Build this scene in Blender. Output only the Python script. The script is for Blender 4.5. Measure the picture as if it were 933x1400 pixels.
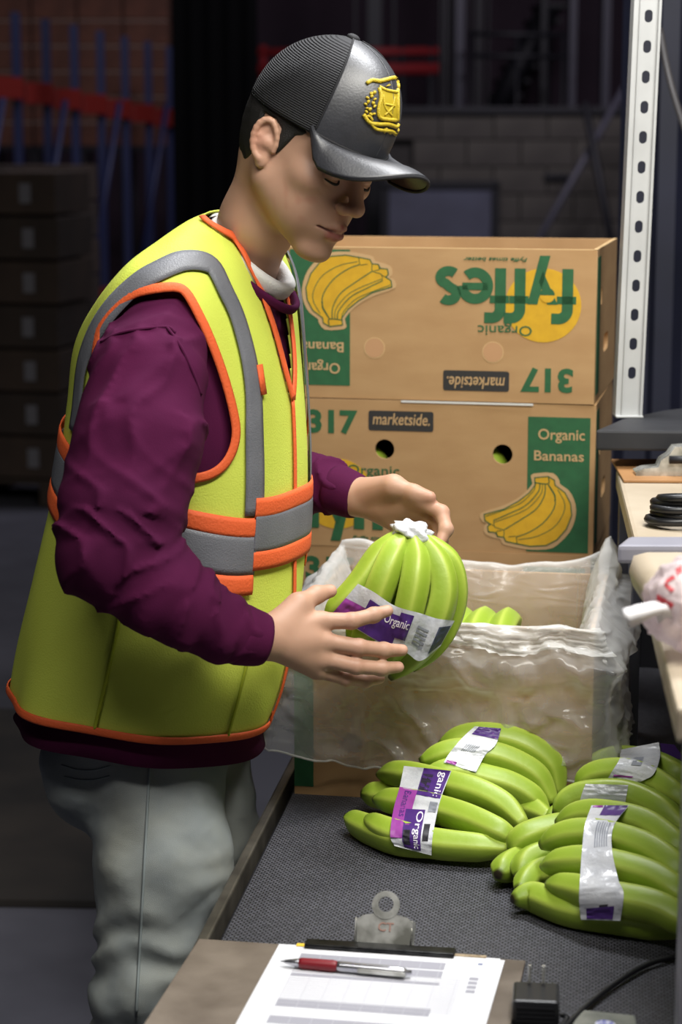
import bpy, bmesh, math, random
import numpy as np
from mathutils import Vector, Matrix, noise as mnoise
from mathutils.bvhtree import BVHTree
for _o in list(bpy.data.objects): bpy.data.objects.remove(_o)
SC = bpy.context.scene
COL = SC.collection
random.seed(7); RNG = np.random.default_rng(7)
R = math.radians

# ------------------------------------------------------------------ camera
FPX, CX, CY, CAMZ, PITCH = 2900.0, 466.5, 700.0, 1.66, math.atan(520 / 2900.0)
cd = bpy.data.cameras.new('camera'); cam = bpy.data.objects.new('camera', cd); COL.objects.link(cam)
cam.location = (0, 0, CAMZ); cam.rotation_euler = (math.pi / 2 - PITCH, 0, 0)
cd.sensor_fit = 'VERTICAL'; cd.sensor_height = 36.0; cd.lens = 36.0 * FPX / 1400.0
cd.clip_start = 0.05; cd.clip_end = 100
cd.dof.use_dof = True; cd.dof.focus_distance = 2.85; cd.dof.aperture_fstop = 5.0
SC.camera = cam
# ------------------------------------------------------------------ world, lights, exposure
wd = bpy.data.worlds.new('world'); SC.world = wd; wd.use_nodes = True
wd.node_tree.nodes['Background'].inputs[0].default_value = (0.62, 0.66, 0.85, 1)
wd.node_tree.nodes['Background'].inputs[1].default_value = 0.02
SC.view_settings.view_transform = 'Standard'; SC.view_settings.look = 'None'
SC.view_settings.exposure = 0.1; SC.view_settings.gamma = 1.0
SC.view_settings.use_curve_mapping = False
def area_light(name, loc, aim, sx, sy, power, color):
    l = bpy.data.lights.new(name, 'AREA'); l.shape = 'RECTANGLE'; l.size = sx; l.size_y = sy
    l.energy = power; l.color = color
    o = bpy.data.objects.new(name, l); COL.objects.link(o); o.location = loc
    d = Vector(aim) - Vector(loc); o.rotation_euler = d.to_track_quat('-Z', 'Y').to_euler()
    return o
LAMPS = [  # name, location, aim, size, watts, colour : tube fixtures hung over the packing line
    ('fluorescent_light', (0.75, 1.55, 3.05), (0.1, 2.9, 0.9), 1.3, 0.35, 60, (1.0, 0.97, 0.90)),
    ('fluorescent_light', (-0.35, 1.1, 3.1), (0.0, 2.9, 0.9), 1.3, 0.3, 20, (1.0, 0.97, 0.92)),
    ('fluorescent_light', (0.45, 3.15, 3.0), (0.15, 2.85, 0.8), 1.3, 0.3, 52, (0.97, 0.98, 1.0)),
    ('fluorescent_light', (-0.8, 9.5, 4.6), (-0.5, 11.5, 0.8), 2.0, 0.6, 46, (0.86, 0.86, 1.0)),
    ('fluorescent_light', (1.8, 12.0, 4.6), (1.2, 16, 1.5), 1.6, 0.5, 85, (0.95, 0.88, 1.0)),
]
for n, loc, aim, sx, sy, pw, c in LAMPS: area_light(n, loc, aim, sx, sy, pw, c)

# ------------------------------------------------------------------ pixel helpers (933x1400 frame)
_F = Vector((0, math.cos(PITCH), -math.sin(PITCH))); _U = Vector((0, math.sin(PITCH), math.cos(PITCH)))
CAM = Vector((0, 0, CAMZ))
def ray(px, py): return Vector((1, 0, 0)) * ((px - CX) / FPX) + _F - _U * ((py - CY) / FPX)
def P(px, py, Y): d = ray(px, py); return CAM + d * (Y / d.y)
def G(px, py, z): d = ray(px, py); return CAM + d * ((z - CAMZ) / d.z)
def proj(p):
    v = Vector(p) - CAM; dz = v.dot(_F)
    return (CX + FPX * v.x / dz, CY - FPX * v.dot(_U) / dz)

# ------------------------------------------------------------------ materials
def lin(c):
    if isinstance(c, str): c = tuple(int(c[i:i + 2], 16) / 255 for i in (0, 2, 4))
    return tuple(((x / 12.92) if x <= 0.04045 else ((x + 0.055) / 1.055) ** 2.4) for x in c)
MATS = {}
def mat(name, col, rough=0.6, metal=0.0, col2=None, nscale=30.0, nmix=0.5, bump=0.0, bscale=None, spec=0.5,
        attr=None, coat=0.0, sheen=0.0, detail=5.0, trans=0.0, emit=None, stretch=None, sss=0.0):
    if name in MATS: return MATS[name]
    m = bpy.data.materials.new(name); m.use_nodes = True; nt = m.node_tree; b = nt.nodes['Principled BSDF']
    c = lin(col) + (1,)
    b.inputs['Base Color'].default_value = c; b.inputs['Roughness'].default_value = rough
    b.inputs['Metallic'].default_value = metal; b.inputs['Specular IOR Level'].default_value = spec
    b.inputs['Coat Weight'].default_value = coat
    if sheen: b.inputs['Sheen Weight'].default_value = sheen; b.inputs['Sheen Roughness'].default_value = 0.5
    if sss:
        b.inputs['Subsurface Weight'].default_value = sss; b.inputs['Subsurface Radius'].default_value = (1, .35, .2)
        b.inputs['Subsurface Scale'].default_value = 0.008
    if emit: b.inputs['Emission Color'].default_value = lin(emit[0]) + (1,); b.inputs['Emission Strength'].default_value = emit[1]
    tc = nt.nodes.new('ShaderNodeTexCoord'); src = tc.outputs['Object']
    if stretch:
        mp = nt.nodes.new('ShaderNodeMapping'); mp.inputs['Scale'].default_value = stretch
        nt.links.new(src, mp.inputs[0]); src = mp.outputs[0]
    out = None
    if col2 is not None:
        n = nt.nodes.new('ShaderNodeTexNoise'); n.inputs['Scale'].default_value = nscale; n.inputs['Detail'].default_value = detail
        nt.links.new(src, n.inputs['Vector'])
        rp = nt.nodes.new('ShaderNodeMapRange'); rp.inputs[1].default_value = 0.35; rp.inputs[2].default_value = 0.65
        rp.inputs[4].default_value = nmix * 2 if nmix < 0.5 else 1.0
        nt.links.new(n.outputs[0], rp.inputs[0])
        mx = nt.nodes.new('ShaderNodeMix'); mx.data_type = 'RGBA'
        mx.inputs[6].default_value = c; mx.inputs[7].default_value = lin(col2) + (1,)
        nt.links.new(rp.outputs[0], mx.inputs[0]); out = mx.outputs[2]
    if attr:
        a = nt.nodes.new('ShaderNodeAttribute'); a.attribute_name = attr
        if out is not None:
            mm = nt.nodes.new('ShaderNodeMix'); mm.data_type = 'RGBA'; mm.blend_type = 'MULTIPLY'; mm.inputs[0].default_value = 1
            nt.links.new(out, mm.inputs[6]); nt.links.new(a.outputs['Color'], mm.inputs[7]); out = mm.outputs[2]
        else: out = a.outputs['Color']
    if out is not None: nt.links.new(out, b.inputs['Base Color'])
    if bump:
        n2 = nt.nodes.new('ShaderNodeTexNoise'); n2.inputs['Scale'].default_value = bscale or nscale * 3; n2.inputs['Detail'].default_value = 4
        nt.links.new(src, n2.inputs['Vector'])
        bp = nt.nodes.new('ShaderNodeBump'); bp.inputs['Strength'].default_value = bump; bp.inputs['Distance'].default_value = 0.003
        nt.links.new(n2.outputs[0], bp.inputs['Height']); nt.links.new(bp.outputs[0], b.inputs['Normal'])
    MATS[name] = m
    return m
def weave(name, col, col2, scale, rough=0.8, bump=0.6, dist=0.001, bw=1.6, rh=1.0, ms=.22):
    m = mat(name, col, rough); nt = m.node_tree; b = nt.nodes['Principled BSDF']
    tc = nt.nodes.new('ShaderNodeTexCoord'); br = nt.nodes.new('ShaderNodeTexBrick')
    br.inputs['Color1'].default_value = lin(col2) + (1,); br.inputs['Color2'].default_value = tuple(x * .65 for x in lin(col2)) + (1,)
    br.inputs['Mortar'].default_value = lin(col) + (1,); br.inputs['Scale'].default_value = scale
    br.inputs['Mortar Size'].default_value = ms; br.inputs['Mortar Smooth'].default_value = 0.5
    br.inputs['Brick Width'].default_value = bw; br.inputs['Row Height'].default_value = rh
    nt.links.new(tc.outputs['Object'], br.inputs['Vector']); nt.links.new(br.outputs['Color'], b.inputs['Base Color'])
    bp = nt.nodes.new('ShaderNodeBump'); bp.inputs['Strength'].default_value = bump; bp.inputs['Distance'].default_value = dist; bp.invert = True
    nt.links.new(br.outputs['Fac'], bp.inputs['Height']); nt.links.new(bp.outputs[0], b.inputs['Normal'])
    return m

# ------------------------------------------------------------------ object helpers
WM = {}
def tag(o, label=None, cat=None, group=None, kind=None):
    if label: o['label'] = label
    if cat: o['category'] = cat
    if group: o['group'] = group
    if kind: o['kind'] = kind
    return o
def empty(name, loc, rz=0.0, label=None, cat=None, group=None):
    o = bpy.data.objects.new(name, None); COL.objects.link(o); o.empty_display_size = 0.05
    o.location = loc; o.rotation_euler = (0, 0, rz)
    WM[o.name] = Matrix.Translation(Vector(loc)) @ Matrix.Rotation(rz, 4, 'Z')
    return tag(o, label, cat, group)
def link(name, me, m, parent=None, local=True, smooth=False):
    """mesh -> object; local: verts already in parent's frame, otherwise world verts"""
    o = bpy.data.objects.new(name, me); COL.objects.link(o)
    if m is not None and not me.materials:
        for q in (m if isinstance(m, (list, tuple)) else [m]): me.materials.append(q)
    if parent is not None:
        pm = WM.get(parent.name, Matrix())
        if not local: me.transform(pm.inverted())
        o.parent = parent; WM[o.name] = pm
    else: WM[o.name] = Matrix()
    if smooth: me.shade_smooth()
    return o
def mesh(verts, faces, name='mesh'):
    me = bpy.data.meshes.new(name); me.from_pydata([tuple(v) for v in verts], [], [tuple(f) for f in faces]); me.validate(); me.update()
    return me
def mesh_np(v, quads, name='mesh'):
    me = bpy.data.meshes.new(name); n = len(quads); k = quads.shape[1]
    me.vertices.add(len(v)); me.vertices.foreach_set('co', np.ascontiguousarray(v, dtype=np.float32).ravel())
    me.loops.add(n * k); me.loops.foreach_set('vertex_index', np.ascontiguousarray(quads, dtype=np.int32).ravel())
    me.polygons.add(n); me.polygons.foreach_set('loop_start', np.arange(0, n * k, k, dtype=np.int32))
    me.update(calc_edges=True); me.validate(); return me
def bm_mesh(bm, name='mesh', recalc=True):
    if recalc: bmesh.ops.recalc_face_normals(bm, faces=bm.faces)
    me = bpy.data.meshes.new(name); bm.to_mesh(me); bm.free(); return me
def add_box(bm, c, s, M=None, bev=0.0):
    r = bmesh.ops.create_cube(bm, size=1.0)
    vs = r['verts']
    for v in vs: v.co = Vector((v.co.x * s[0] + c[0], v.co.y * s[1] + c[1], v.co.z * s[2] + c[2]))
    if bev:
        es = list({e for v in vs for e in v.link_edges})
        g = bmesh.ops.bevel(bm, geom=es, offset=bev, segments=2, affect='EDGES', profile=0.6)
        vs = list({v for f in g['faces'] for v in f.verts} | {v for v in vs if v.is_valid})
    if M is not None:
        for v in vs: v.co = M @ v.co
    return vs
def box(name, c, s, m, parent=None, bev=0.003, local=True, M=None, smooth=False):
    bm = bmesh.new(); add_box(bm, c, s, M, bev); return link(name, bm_mesh(bm), m, parent, local, smooth)
def prism(name, poly, z0, z1, m, parent=None, bev=0.0, local=False):
    """vertical prism from a world-xy polygon"""
    bm = bmesh.new(); lo = [bm.verts.new((p[0], p[1], z0)) for p in poly]; hi = [bm.verts.new((p[0], p[1], z1)) for p in poly]
    n = len(poly); bm.faces.new(lo[::-1]); bm.faces.new(hi)
    for i in range(n): bm.faces.new((lo[i], lo[(i + 1) % n], hi[(i + 1) % n], hi[i]))
    if bev: bmesh.ops.bevel(bm, geom=list(bm.edges), offset=bev, segments=2, affect='EDGES', profile=0.6)
    return link(name, bm_mesh(bm), m, parent, local)
def smooth_pts(pts, n):
    """Catmull-Rom resample"""
    p = np.array([tuple(q) for q in pts], float)
    if len(p) == 2:
        t = np.linspace(0, 1, n)[:, None]; return p[0] * (1 - t) + p[1] * t
    e = np.vstack([2 * p[0] - p[1], p, 2 * p[-1] - p[-2]]); out = []
    for s in np.linspace(0, len(p) - 1, n):
        i = min(int(s), len(p) - 2); t = s - i; a, b, c, d = e[i], e[i + 1], e[i + 2], e[i + 3]
        out.append(.5 * (2 * b + (c - a) * t + (2 * a - 5 * b + 4 * c - d) * t * t + (3 * b - a - 3 * c + d) * t ** 3))
    return np.array(out)
def frames(pts, up=None):
    p = np.asarray(pts, float); t = np.gradient(p, axis=0); t /= np.linalg.norm(t, axis=1)[:, None] + 1e-12
    u = np.array(up if up is not None else (0, 0, 1.0)); N = []
    for i in range(len(p)):
        if up is None and i: u = N[-1]
        n = u - t[i] * u.dot(t[i])
        if np.linalg.norm(n) < 1e-5: n = np.cross(t[i], (1, .3, .2))
        N.append(n / np.linalg.norm(n))
    N = np.array(N); return t, N, np.cross(t, N)
def tube_vf(pts, rad, seg=10, up=None, cap=True, closed=False, prof=None):
    p = np.asarray([tuple(q) for q in pts], float); n = len(p)
    rad = np.full(n, rad) if np.isscalar(rad) else np.asarray(rad, float)
    t, N, B = frames(p, up)
    if closed:
        t = np.roll(p, -1, 0) - np.roll(p, 1, 0); t /= np.linalg.norm(t, axis=1)[:, None]
        if up is not None:
            u = np.array(up, float); N = u - t * (t @ u)[:, None]; N /= np.linalg.norm(N, axis=1)[:, None]; B = np.cross(t, N)
    a = np.linspace(0, 2 * math.pi, seg, endpoint=False)
    pr = np.ones(seg) if prof is None else prof(a)
    v = (p[:, None] + rad[:, None, None] * (np.cos(a) * pr)[None, :, None] * N[:, None] + rad[:, None, None] * (np.sin(a) * pr)[None, :, None] * B[:, None]).reshape(-1, 3)
    f = []
    for i in range(n if closed else n - 1):
        j = (i + 1) % n
        for k in range(seg):
            l = (k + 1) % seg; f.append((i * seg + k, i * seg + l, j * seg + l, j * seg + k))
    if cap and not closed: f.append(tuple(range(seg))[::-1]); f.append(tuple((n - 1) * seg + k for k in range(seg)))
    return v, f
def tube(name, pts, rad, m, parent=None, seg=10, up=None, closed=False, local=False, smooth=True, cap=True):
    v, f = tube_vf(pts, rad, seg, up, cap, closed); return link(name, mesh(v, f), m, parent, local, smooth)
def shape2d(polys, thick):
    """filled 2D outline(s) with holes -> mesh in XY plane, thickness along Z"""
    cu = bpy.data.curves.new('outline', 'CURVE'); cu.dimensions = '2D'; cu.fill_mode = 'BOTH'; cu.extrude = thick / 2
    for pl in polys:
        s = cu.splines.new('POLY'); s.points.add(len(pl) - 1); s.use_cyclic_u = True
        for q, w in zip(s.points, pl): q.co = (w[0], w[1], 0, 1)
    o = bpy.data.objects.new('outline', cu); me = bpy.data.meshes.new_from_object(o)
    bpy.data.objects.remove(o); bpy.data.curves.remove(cu); return me
def text2d(s, height, bold=0.0, align='LEFT', width=None, thick=0.0004, shear=0.0):
    """lettering mesh in XY plane, baseline y=0, cap height = height"""
    cu = bpy.data.curves.new('lettering', 'FONT'); cu.body = s; cu.size = height / 0.7; cu.offset = bold; cu.extrude = thick / 2
    cu.resolution_u = 3; cu.shear = shear
    o = bpy.data.objects.new('lettering', cu); me = bpy.data.meshes.new_from_object(o)
    bpy.data.objects.remove(o); bpy.data.curves.remove(cu)
    co = np.empty(len(me.vertices) * 3); me.vertices.foreach_get('co', co); co = co.reshape(-1, 3)
    x0, x1 = co[:, 0].min(), co[:, 0].max(); sx = (width / (x1 - x0)) if width else 1.0
    co[:, 0] = (co[:, 0] - x0) * sx
    if align == 'CENTER': co[:, 0] -= (x1 - x0) * sx / 2
    me.vertices.foreach_set('co', co.ravel()); me.update(); return me
def circle(cx, cy, r, n=32): return [(cx + r * math.cos(2 * math.pi * i / n), cy + r * math.sin(2 * math.pi * i / n)) for i in range(n)]
def rrect(x0, y0, x1, y1, r, n=5):
    o = []
    for cx, cy, a in ((x1 - r, y1 - r, 0), (x0 + r, y1 - r, 90), (x0 + r, y0 + r, 180), (x1 - r, y0 + r, 270)):
        for i in range(n + 1): q = R(a + 90 * i / n); o.append((cx + r * math.cos(q), cy + r * math.sin(q)))
    return o
def stroke_poly(pts, w):
    p = np.array(pts, float); t = np.gradient(p, axis=0); t /= np.linalg.norm(t, axis=1)[:, None] + 1e-9
    n = np.stack([-t[:, 1], t[:, 0]], 1) * w / 2
    return [tuple(q) for q in (p + n)] + [tuple(q) for q in (p - n)[::-1]]
def join_meshes(mes):
    bm = bmesh.new()
    for me in mes: bm.from_mesh(me)
    out = bpy.data.meshes.new('mesh'); bm.to_mesh(out); bm.free(); return out

# ------------------------------------------------------------------ implicit surfaces (sparse surface nets)
def smin(a, b, k):
    h = np.clip(.5 + .5 * (b - a) / k, 0, 1); return b + (a - b) * h - k * h * (1 - h)
def smax(a, b, k): return -smin(-a, -b, k)
def cone(p, a, b, ra, rb):
    a = np.array(tuple(a), float); b = np.array(tuple(b), float); ba = b - a; pa = p - a
    t = np.clip(pa @ ba / (ba @ ba + 1e-12), 0, 1); return np.linalg.norm(pa - t[:, None] * ba, axis=1) - (ra + (rb - ra) * t)
def chain(p, pts, rs, k=0.004):
    d = None
    for i in range(len(pts) - 1):
        q = cone(p, pts[i], pts[i + 1], rs[i], rs[i + 1]); d = q if d is None else smin(d, q, k)
    return d
def ell(p, c, r, M=None):
    q = p - np.array(tuple(c), float)
    if M is not None: q = q @ M
    r = np.array(r, float); k0 = np.linalg.norm(q / r, axis=1); k1 = np.linalg.norm(q / r ** 2, axis=1) + 1e-9
    return k0 * (k0 - 1) / k1
def sdf_mesh(fn, lo, hi, h, B=8):
    lo = np.array(lo, float); S = B * h; nb = np.ceil((np.array(hi) - lo) / S).astype(int)
    bi = np.stack(np.meshgrid(*[np.arange(k) for k in nb], indexing='ij'), -1).reshape(-1, 3)
    d = fn(lo + (bi + .5) * S); bi = bi[np.abs(d) < S * 0.87 * 1.5]
    g = np.stack(np.meshgrid(*[np.arange(B + 1)] * 3, indexing='ij'), -1).reshape(-1, 3)
    K = 1 << 20; off = np.array([(i, j, k) for i in (0, 1) for j in (0, 1) for k in (0, 1)])
    cells, vals = [], []
    for s in range(0, len(bi), 1200):
        b = bi[s:s + 1200]; gi = b[:, None] * B + g[None]
        v = fn((lo + gi.reshape(-1, 3) * h)).reshape(len(b), B + 1, B + 1, B + 1)
        cv = np.stack([v[:, i:B + i, j:B + j, k:B + k] for i, j, k in off], -1)
        sg = (cv < 0).sum(-1); w = np.argwhere((sg > 0) & (sg < 8))
        if len(w): cells.append(b[w[:, 0]] * B + w[:, 1:]); vals.append(cv[w[:, 0], w[:, 1], w[:, 2], w[:, 3]])
    cells = np.concatenate(cells); vals = np.concatenate(vals)
    pos = np.zeros((len(cells), 3)); cnt = np.zeros(len(cells))
    for a in range(8):
        for ax in range(3):
            if off[a][ax]: continue
            b = a | (4 >> ax); va, vb = vals[:, a], vals[:, b]; m = (va < 0) != (vb < 0)
            t = np.where(m, va / np.where(m, va - vb, 1), 0)
            e = off[a][None] + t[:, None] * (off[b] - off[a])[None]; pos[m] += e[m]; cnt[m] += 1
    pos = lo + (cells + pos / cnt[:, None]) * h
    key = (cells[:, 0] * K + cells[:, 1]) * K + cells[:, 2]; order = np.argsort(key); sk = key[order]
    def find(c):
        k = (c[:, 0] * K + c[:, 1]) * K + c[:, 2]; i = np.clip(np.searchsorted(sk, k), 0, len(sk) - 1)
        return np.where(sk[i] == k, order[i], -1)
    quads = []
    for ax in range(3):
        b = 4 >> ax; m = (vals[:, 0] < 0) != (vals[:, b] < 0); c = cells[m]; ins = vals[m, 0] < 0
        u, w = np.eye(3, dtype=int)[(ax + 1) % 3], np.eye(3, dtype=int)[(ax + 2) % 3]
        q = np.stack([find(c), find(c - u), find(c - u - w), find(c - w)], 1)
        q = np.where(ins[:, None], q, q[:, ::-1]); quads.append(q[(q >= 0).all(1)])
    return pos, np.concatenate(quads)
def color_attr(me, name, col):
    a = me.color_attributes.new(name, 'FLOAT_COLOR', 'POINT')
    c = np.ones((len(me.vertices), 4), np.float32); c[:, :3] = col; a.data.foreach_set('color', c.ravel())
# ================================================================== THE SETTING
M_floor = mat('floor_concrete', '5c5b64', 0.75, col2='3f3e46', nscale=1.6, bump=0.25, bscale=40)
M_steel_dark = mat('dark_steel', '15151b', 0.55)
M_block = mat('grey_block', '5a564f', 0.9, col2='47433f', nscale=2.0, bump=0.3, bscale=60)
M_mortar = mat('mortar', '3d3a37', 0.95)
M_purple = mat('plum_panel', '43333f', 0.85, col2='382b36', nscale=1.5)
bm = bmesh.new(); add_box(bm, (-2, 9, -0.05), (22, 26, 0.1))
tag(link('floor', bm_mesh(bm), M_floor), 'dark grey concrete warehouse floor', kind='structure')
bm = bmesh.new(); add_box(bm, (-2, 20.05, 3), (22, 0.1, 6))
wall_back = tag(link('wall_back', bm_mesh(bm), M_purple), 'dim plum coloured far wall of the warehouse', kind='structure')
bm = bmesh.new(); add_box(bm, (-2, 9, 6.05), (22, 26, 0.1))
tag(link('ceiling', bm_mesh(bm), mat('ceiling_dark', '101014', 0.9)), 'dark warehouse ceiling', kind='structure')
# low block wall in front of the plum wall
Yb = 16.0
x0, x1 = P(528, 200, Yb).x, P(880, 200, Yb).x + 0.6
bw = empty('wall_block', (0, 0, 0)); tag(bw, 'dim grey concrete block partition wall behind the cartons', kind='structure')
box('mortar_core', ((x0 + x1) / 2, Yb + 0.12, 0.85), (x1 - x0, 0.16, 1.70), M_mortar, bw, 0)
blk = None; row = 0; z = 0.0; ztop = P(600, 171, Yb).z
while z < ztop - 0.05:
    hh = 0.2; x = x0 + (0.2 if row % 2 else 0)
    while x < x1 - 0.1:
        if blk is None:
            bm = bmesh.new(); add_box(bm, (0, 0, 0), (0.392, 0.1, 0.192), None, 0.008); blk = bm_mesh(bm); blk.materials.append(M_block)
        o = bpy.data.objects.new('concrete_block', blk); COL.objects.link(o); o.parent = bw
        o.location = (x + 0.2, Yb + 0.02 + random.uniform(-.006, .006), z + 0.1)
        x += 0.4
    z += hh; row += 1
box('coping', ((x0 + x1) / 2, Yb + 0.06, z + 0.015), (x1 - x0, 0.26, 0.05), M_steel_dark, bw, 0.005)
# pale roller door in the block wall
d1 = empty('door_1', (0, 0, 0)); tag(d1, 'dim slate blue door panel set in the block wall', kind='structure')
a, b = P(532, 258, Yb - .06), P(672, 258, Yb - .06)
M_door = mat('slate_door', '595b6c', 0.6, col2='4f505f', nscale=3)
box('door_leaf', ((a.x + b.x) / 2, Yb - .07, a.z / 2), (b.x - a.x, .06, a.z), M_door, d1, .004)
for xx in (a.x - .03, b.x + .03): box('door_frame', (xx, Yb - .07, a.z / 2), (.06, .1, a.z + .05), M_steel_dark, d1, .004)
box('lintel', ((a.x + b.x) / 2, Yb - .07, a.z + .03), (b.x - a.x + .12, .1, .06), M_steel_dark, d1, .004)
box('vent_grille', (P(761, 241, Yb - .04).x, Yb - .05, P(761, 241, Yb).z), (.18, .03, .05), M_steel_dark, bw, .004)
# steel columns, rails and braces behind the block wall
M_col = mat('grey_column', '4b4a55', 0.5)
M_red = mat('red_rail', '7a1c20', 0.5)
def column(px0, px1, Y, m, label, zt=6.0):
    a, b = P(px0, 100, Y), P(px1, 100, Y)
    t = empty('steel_column', ((a.x + b.x) / 2, Y, 0), 0, label, 'column', 'steel columns at the back')
    w = b.x - a.x
    box('web', (0, 0, zt / 2), (w * .35, .16, zt), m, t, .003)
    for s in (-1, 1): box('flange', (s * (w / 2 - .01), 0, zt / 2), (.02, .2, zt), m, t, .003)
    box('base_plate', (0, 0, .01), (w * 1.6, .3, .02), m, t, .003)
for q in ((484, 540, 17.5, M_steel_dark, 'wide black column just right of the cap crown'),
          (600, 619, 17.2, M_steel_dark, 'narrow black column left of the pale one above the block wall'),
          (622, 634, 17.0, M_col, 'pale grey steel column above the door panel'),
          (640, 668, 18.0, M_steel_dark, 'black column right of the pale column above the block wall'),
          (738, 746, 17.6, M_steel_dark, 'thin black column in the middle of the plum wall'),
          (777, 786, 17.2, M_col, 'grey steel column above the block wall, right of centre'),
          (822, 832, 17.2, M_col, 'grey steel column nearest the white perforated post')):
    column(*q)
def bar(name, p, q, r, m, label, cat, group=None):
    t = tag(tube(name, [p, q], r, m, None, 8), label, cat, group)
    return t
rl = empty('guard_rail', P(470, 90, 17.2), 0, 'red guard rail of the raised walkway behind the cap', 'railing')
for y in (72, 96): tube('rail', [P(352, y, 16.8), P(600, y - 2, 16.8)], .035 if y == 72 else .05, M_red, rl, 8)
for x in (360, 420, 550, 590): tube('post', [P(x, 62, 16.8), (P(x, 62, 16.8).x, 16.8, 0)], .03, M_red if x < 500 else M_steel_dark, rl, 8)
rl = empty('stair_rail', P(650, 90, 16.8), 0, 'dark stair handrail in front of the plum wall', 'railing')
for y in (46, 76): tube('rail', [P(640, y, 16.6), P(775, y + 2, 16.6)], .02, M_steel_dark, rl, 8)
for x in (644, 708, 771): q = P(x, 44, 16.6); tube('post', [q, (q.x, q.y, 0)], .018, M_steel_dark, rl, 8)
st = empty('staircase', P(700, 170, 18.9), 0, 'black steel staircase rising across the plum wall', 'staircase')
for s in (0, .6): tube('stringer', [P(668, 172, 18.6 + s), P(752, 10, 18.6 + s)], .10, M_steel_dark, st, 8)
for x in (672, 748): q = P(x, 172 - (x - 668) * 1.93, 18.6); tube('post', [q, (q.x, q.y, 0)], .05, M_steel_dark, st, 8)
for i in range(9):
    t = i / 8; c = P(668 + 84 * t, 172 - 162 * t, 18.9)
    box('tread', (c.x, c.y, c.z), (.28, .6, .04), M_steel_dark, st, .004, local=False)
bar('diagonal_brace', P(644, 491, 15.4), P(856, 118, 15.4), .026, M_col, 'slanting grey brace pipe in front of the block wall', 'brace')
bar('support_post', P(800, 140, 15.3), P(867, 493, 15.3), .03, M_steel_dark, 'slanting black strut behind the carton stack', 'strut')

# ---------------- left: pallet stacks of cartons
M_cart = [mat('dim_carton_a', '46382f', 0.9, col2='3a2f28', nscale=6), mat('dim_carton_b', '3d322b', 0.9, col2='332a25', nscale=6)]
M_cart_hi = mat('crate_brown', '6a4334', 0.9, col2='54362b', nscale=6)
M_edge = mat('crate_edge', '8b7468', 0.9)
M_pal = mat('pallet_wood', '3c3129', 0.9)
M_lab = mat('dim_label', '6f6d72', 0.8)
_cart = {}
def carton_far(c, s, rz, m, label, group, sticker=True):
    key = (round(s[0], 3), round(s[1], 3), round(s[2], 3), m.name)
    if key not in _cart:
        bm = bmesh.new(); add_box(bm, (0, 0, s[2] / 2), (s[0] - .008, s[1] - .008, s[2] - .008), None, .006); me = bm_mesh(bm); me.materials.append(m)
        bm = bmesh.new(); add_box(bm, (.02, -s[1] / 2 + .002, s[2] * .5), (s[0] * .16, .004, s[2] * .45)); ml = bm_mesh(bm); ml.materials.append(M_lab)
        bm = bmesh.new(); add_box(bm, (0, -s[1] / 2 + .003, s[2] * .97), (s[0] - .01, .006, s[2] * .08)); me2 = bm_mesh(bm); me2.materials.append(M_edge)
        _cart[key] = (me, ml, me2)
    me, ml, me2 = _cart[key]
    o = bpy.data.objects.new('carton', me); COL.objects.link(o); o.location = c; o.rotation_euler = (0, 0, rz)
    tag(o, label, 'carton', group)
    p = bpy.data.objects.new('label_sticker' if sticker else 'lid_edge', ml if sticker else me2); COL.objects.link(p); p.parent = o
    return o
def pallet(c, rz, label):
    t = empty('pallet', c, rz, label, 'pallet', 'pallets under the dim stacks')
    for i in range(5): box('board', (0, -.4 + .2 * i, .115), (.98, .14, .02), M_pal, t, .003)
    for i in range(3): box('bearer', (-.42 + .42 * i, 0, .055), (.09, .94, .10), M_pal, t, .003)
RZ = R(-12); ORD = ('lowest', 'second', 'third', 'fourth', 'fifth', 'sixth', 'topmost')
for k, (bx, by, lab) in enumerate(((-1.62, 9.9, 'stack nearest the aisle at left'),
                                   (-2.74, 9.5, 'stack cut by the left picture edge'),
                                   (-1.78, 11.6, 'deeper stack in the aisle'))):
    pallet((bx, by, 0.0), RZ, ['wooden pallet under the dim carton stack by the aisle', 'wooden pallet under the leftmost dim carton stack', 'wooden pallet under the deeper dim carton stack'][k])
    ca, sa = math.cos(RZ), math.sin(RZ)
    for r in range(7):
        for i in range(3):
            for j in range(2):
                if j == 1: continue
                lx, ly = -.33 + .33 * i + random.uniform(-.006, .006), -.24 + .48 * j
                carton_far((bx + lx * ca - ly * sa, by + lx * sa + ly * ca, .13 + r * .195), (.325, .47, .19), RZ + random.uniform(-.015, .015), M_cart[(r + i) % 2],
                           '%s layer dim carton, %s column, %s' % (ORD[r], ('left', 'middle', 'right')[i], lab), 'dim cartons on pallets at left')
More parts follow.
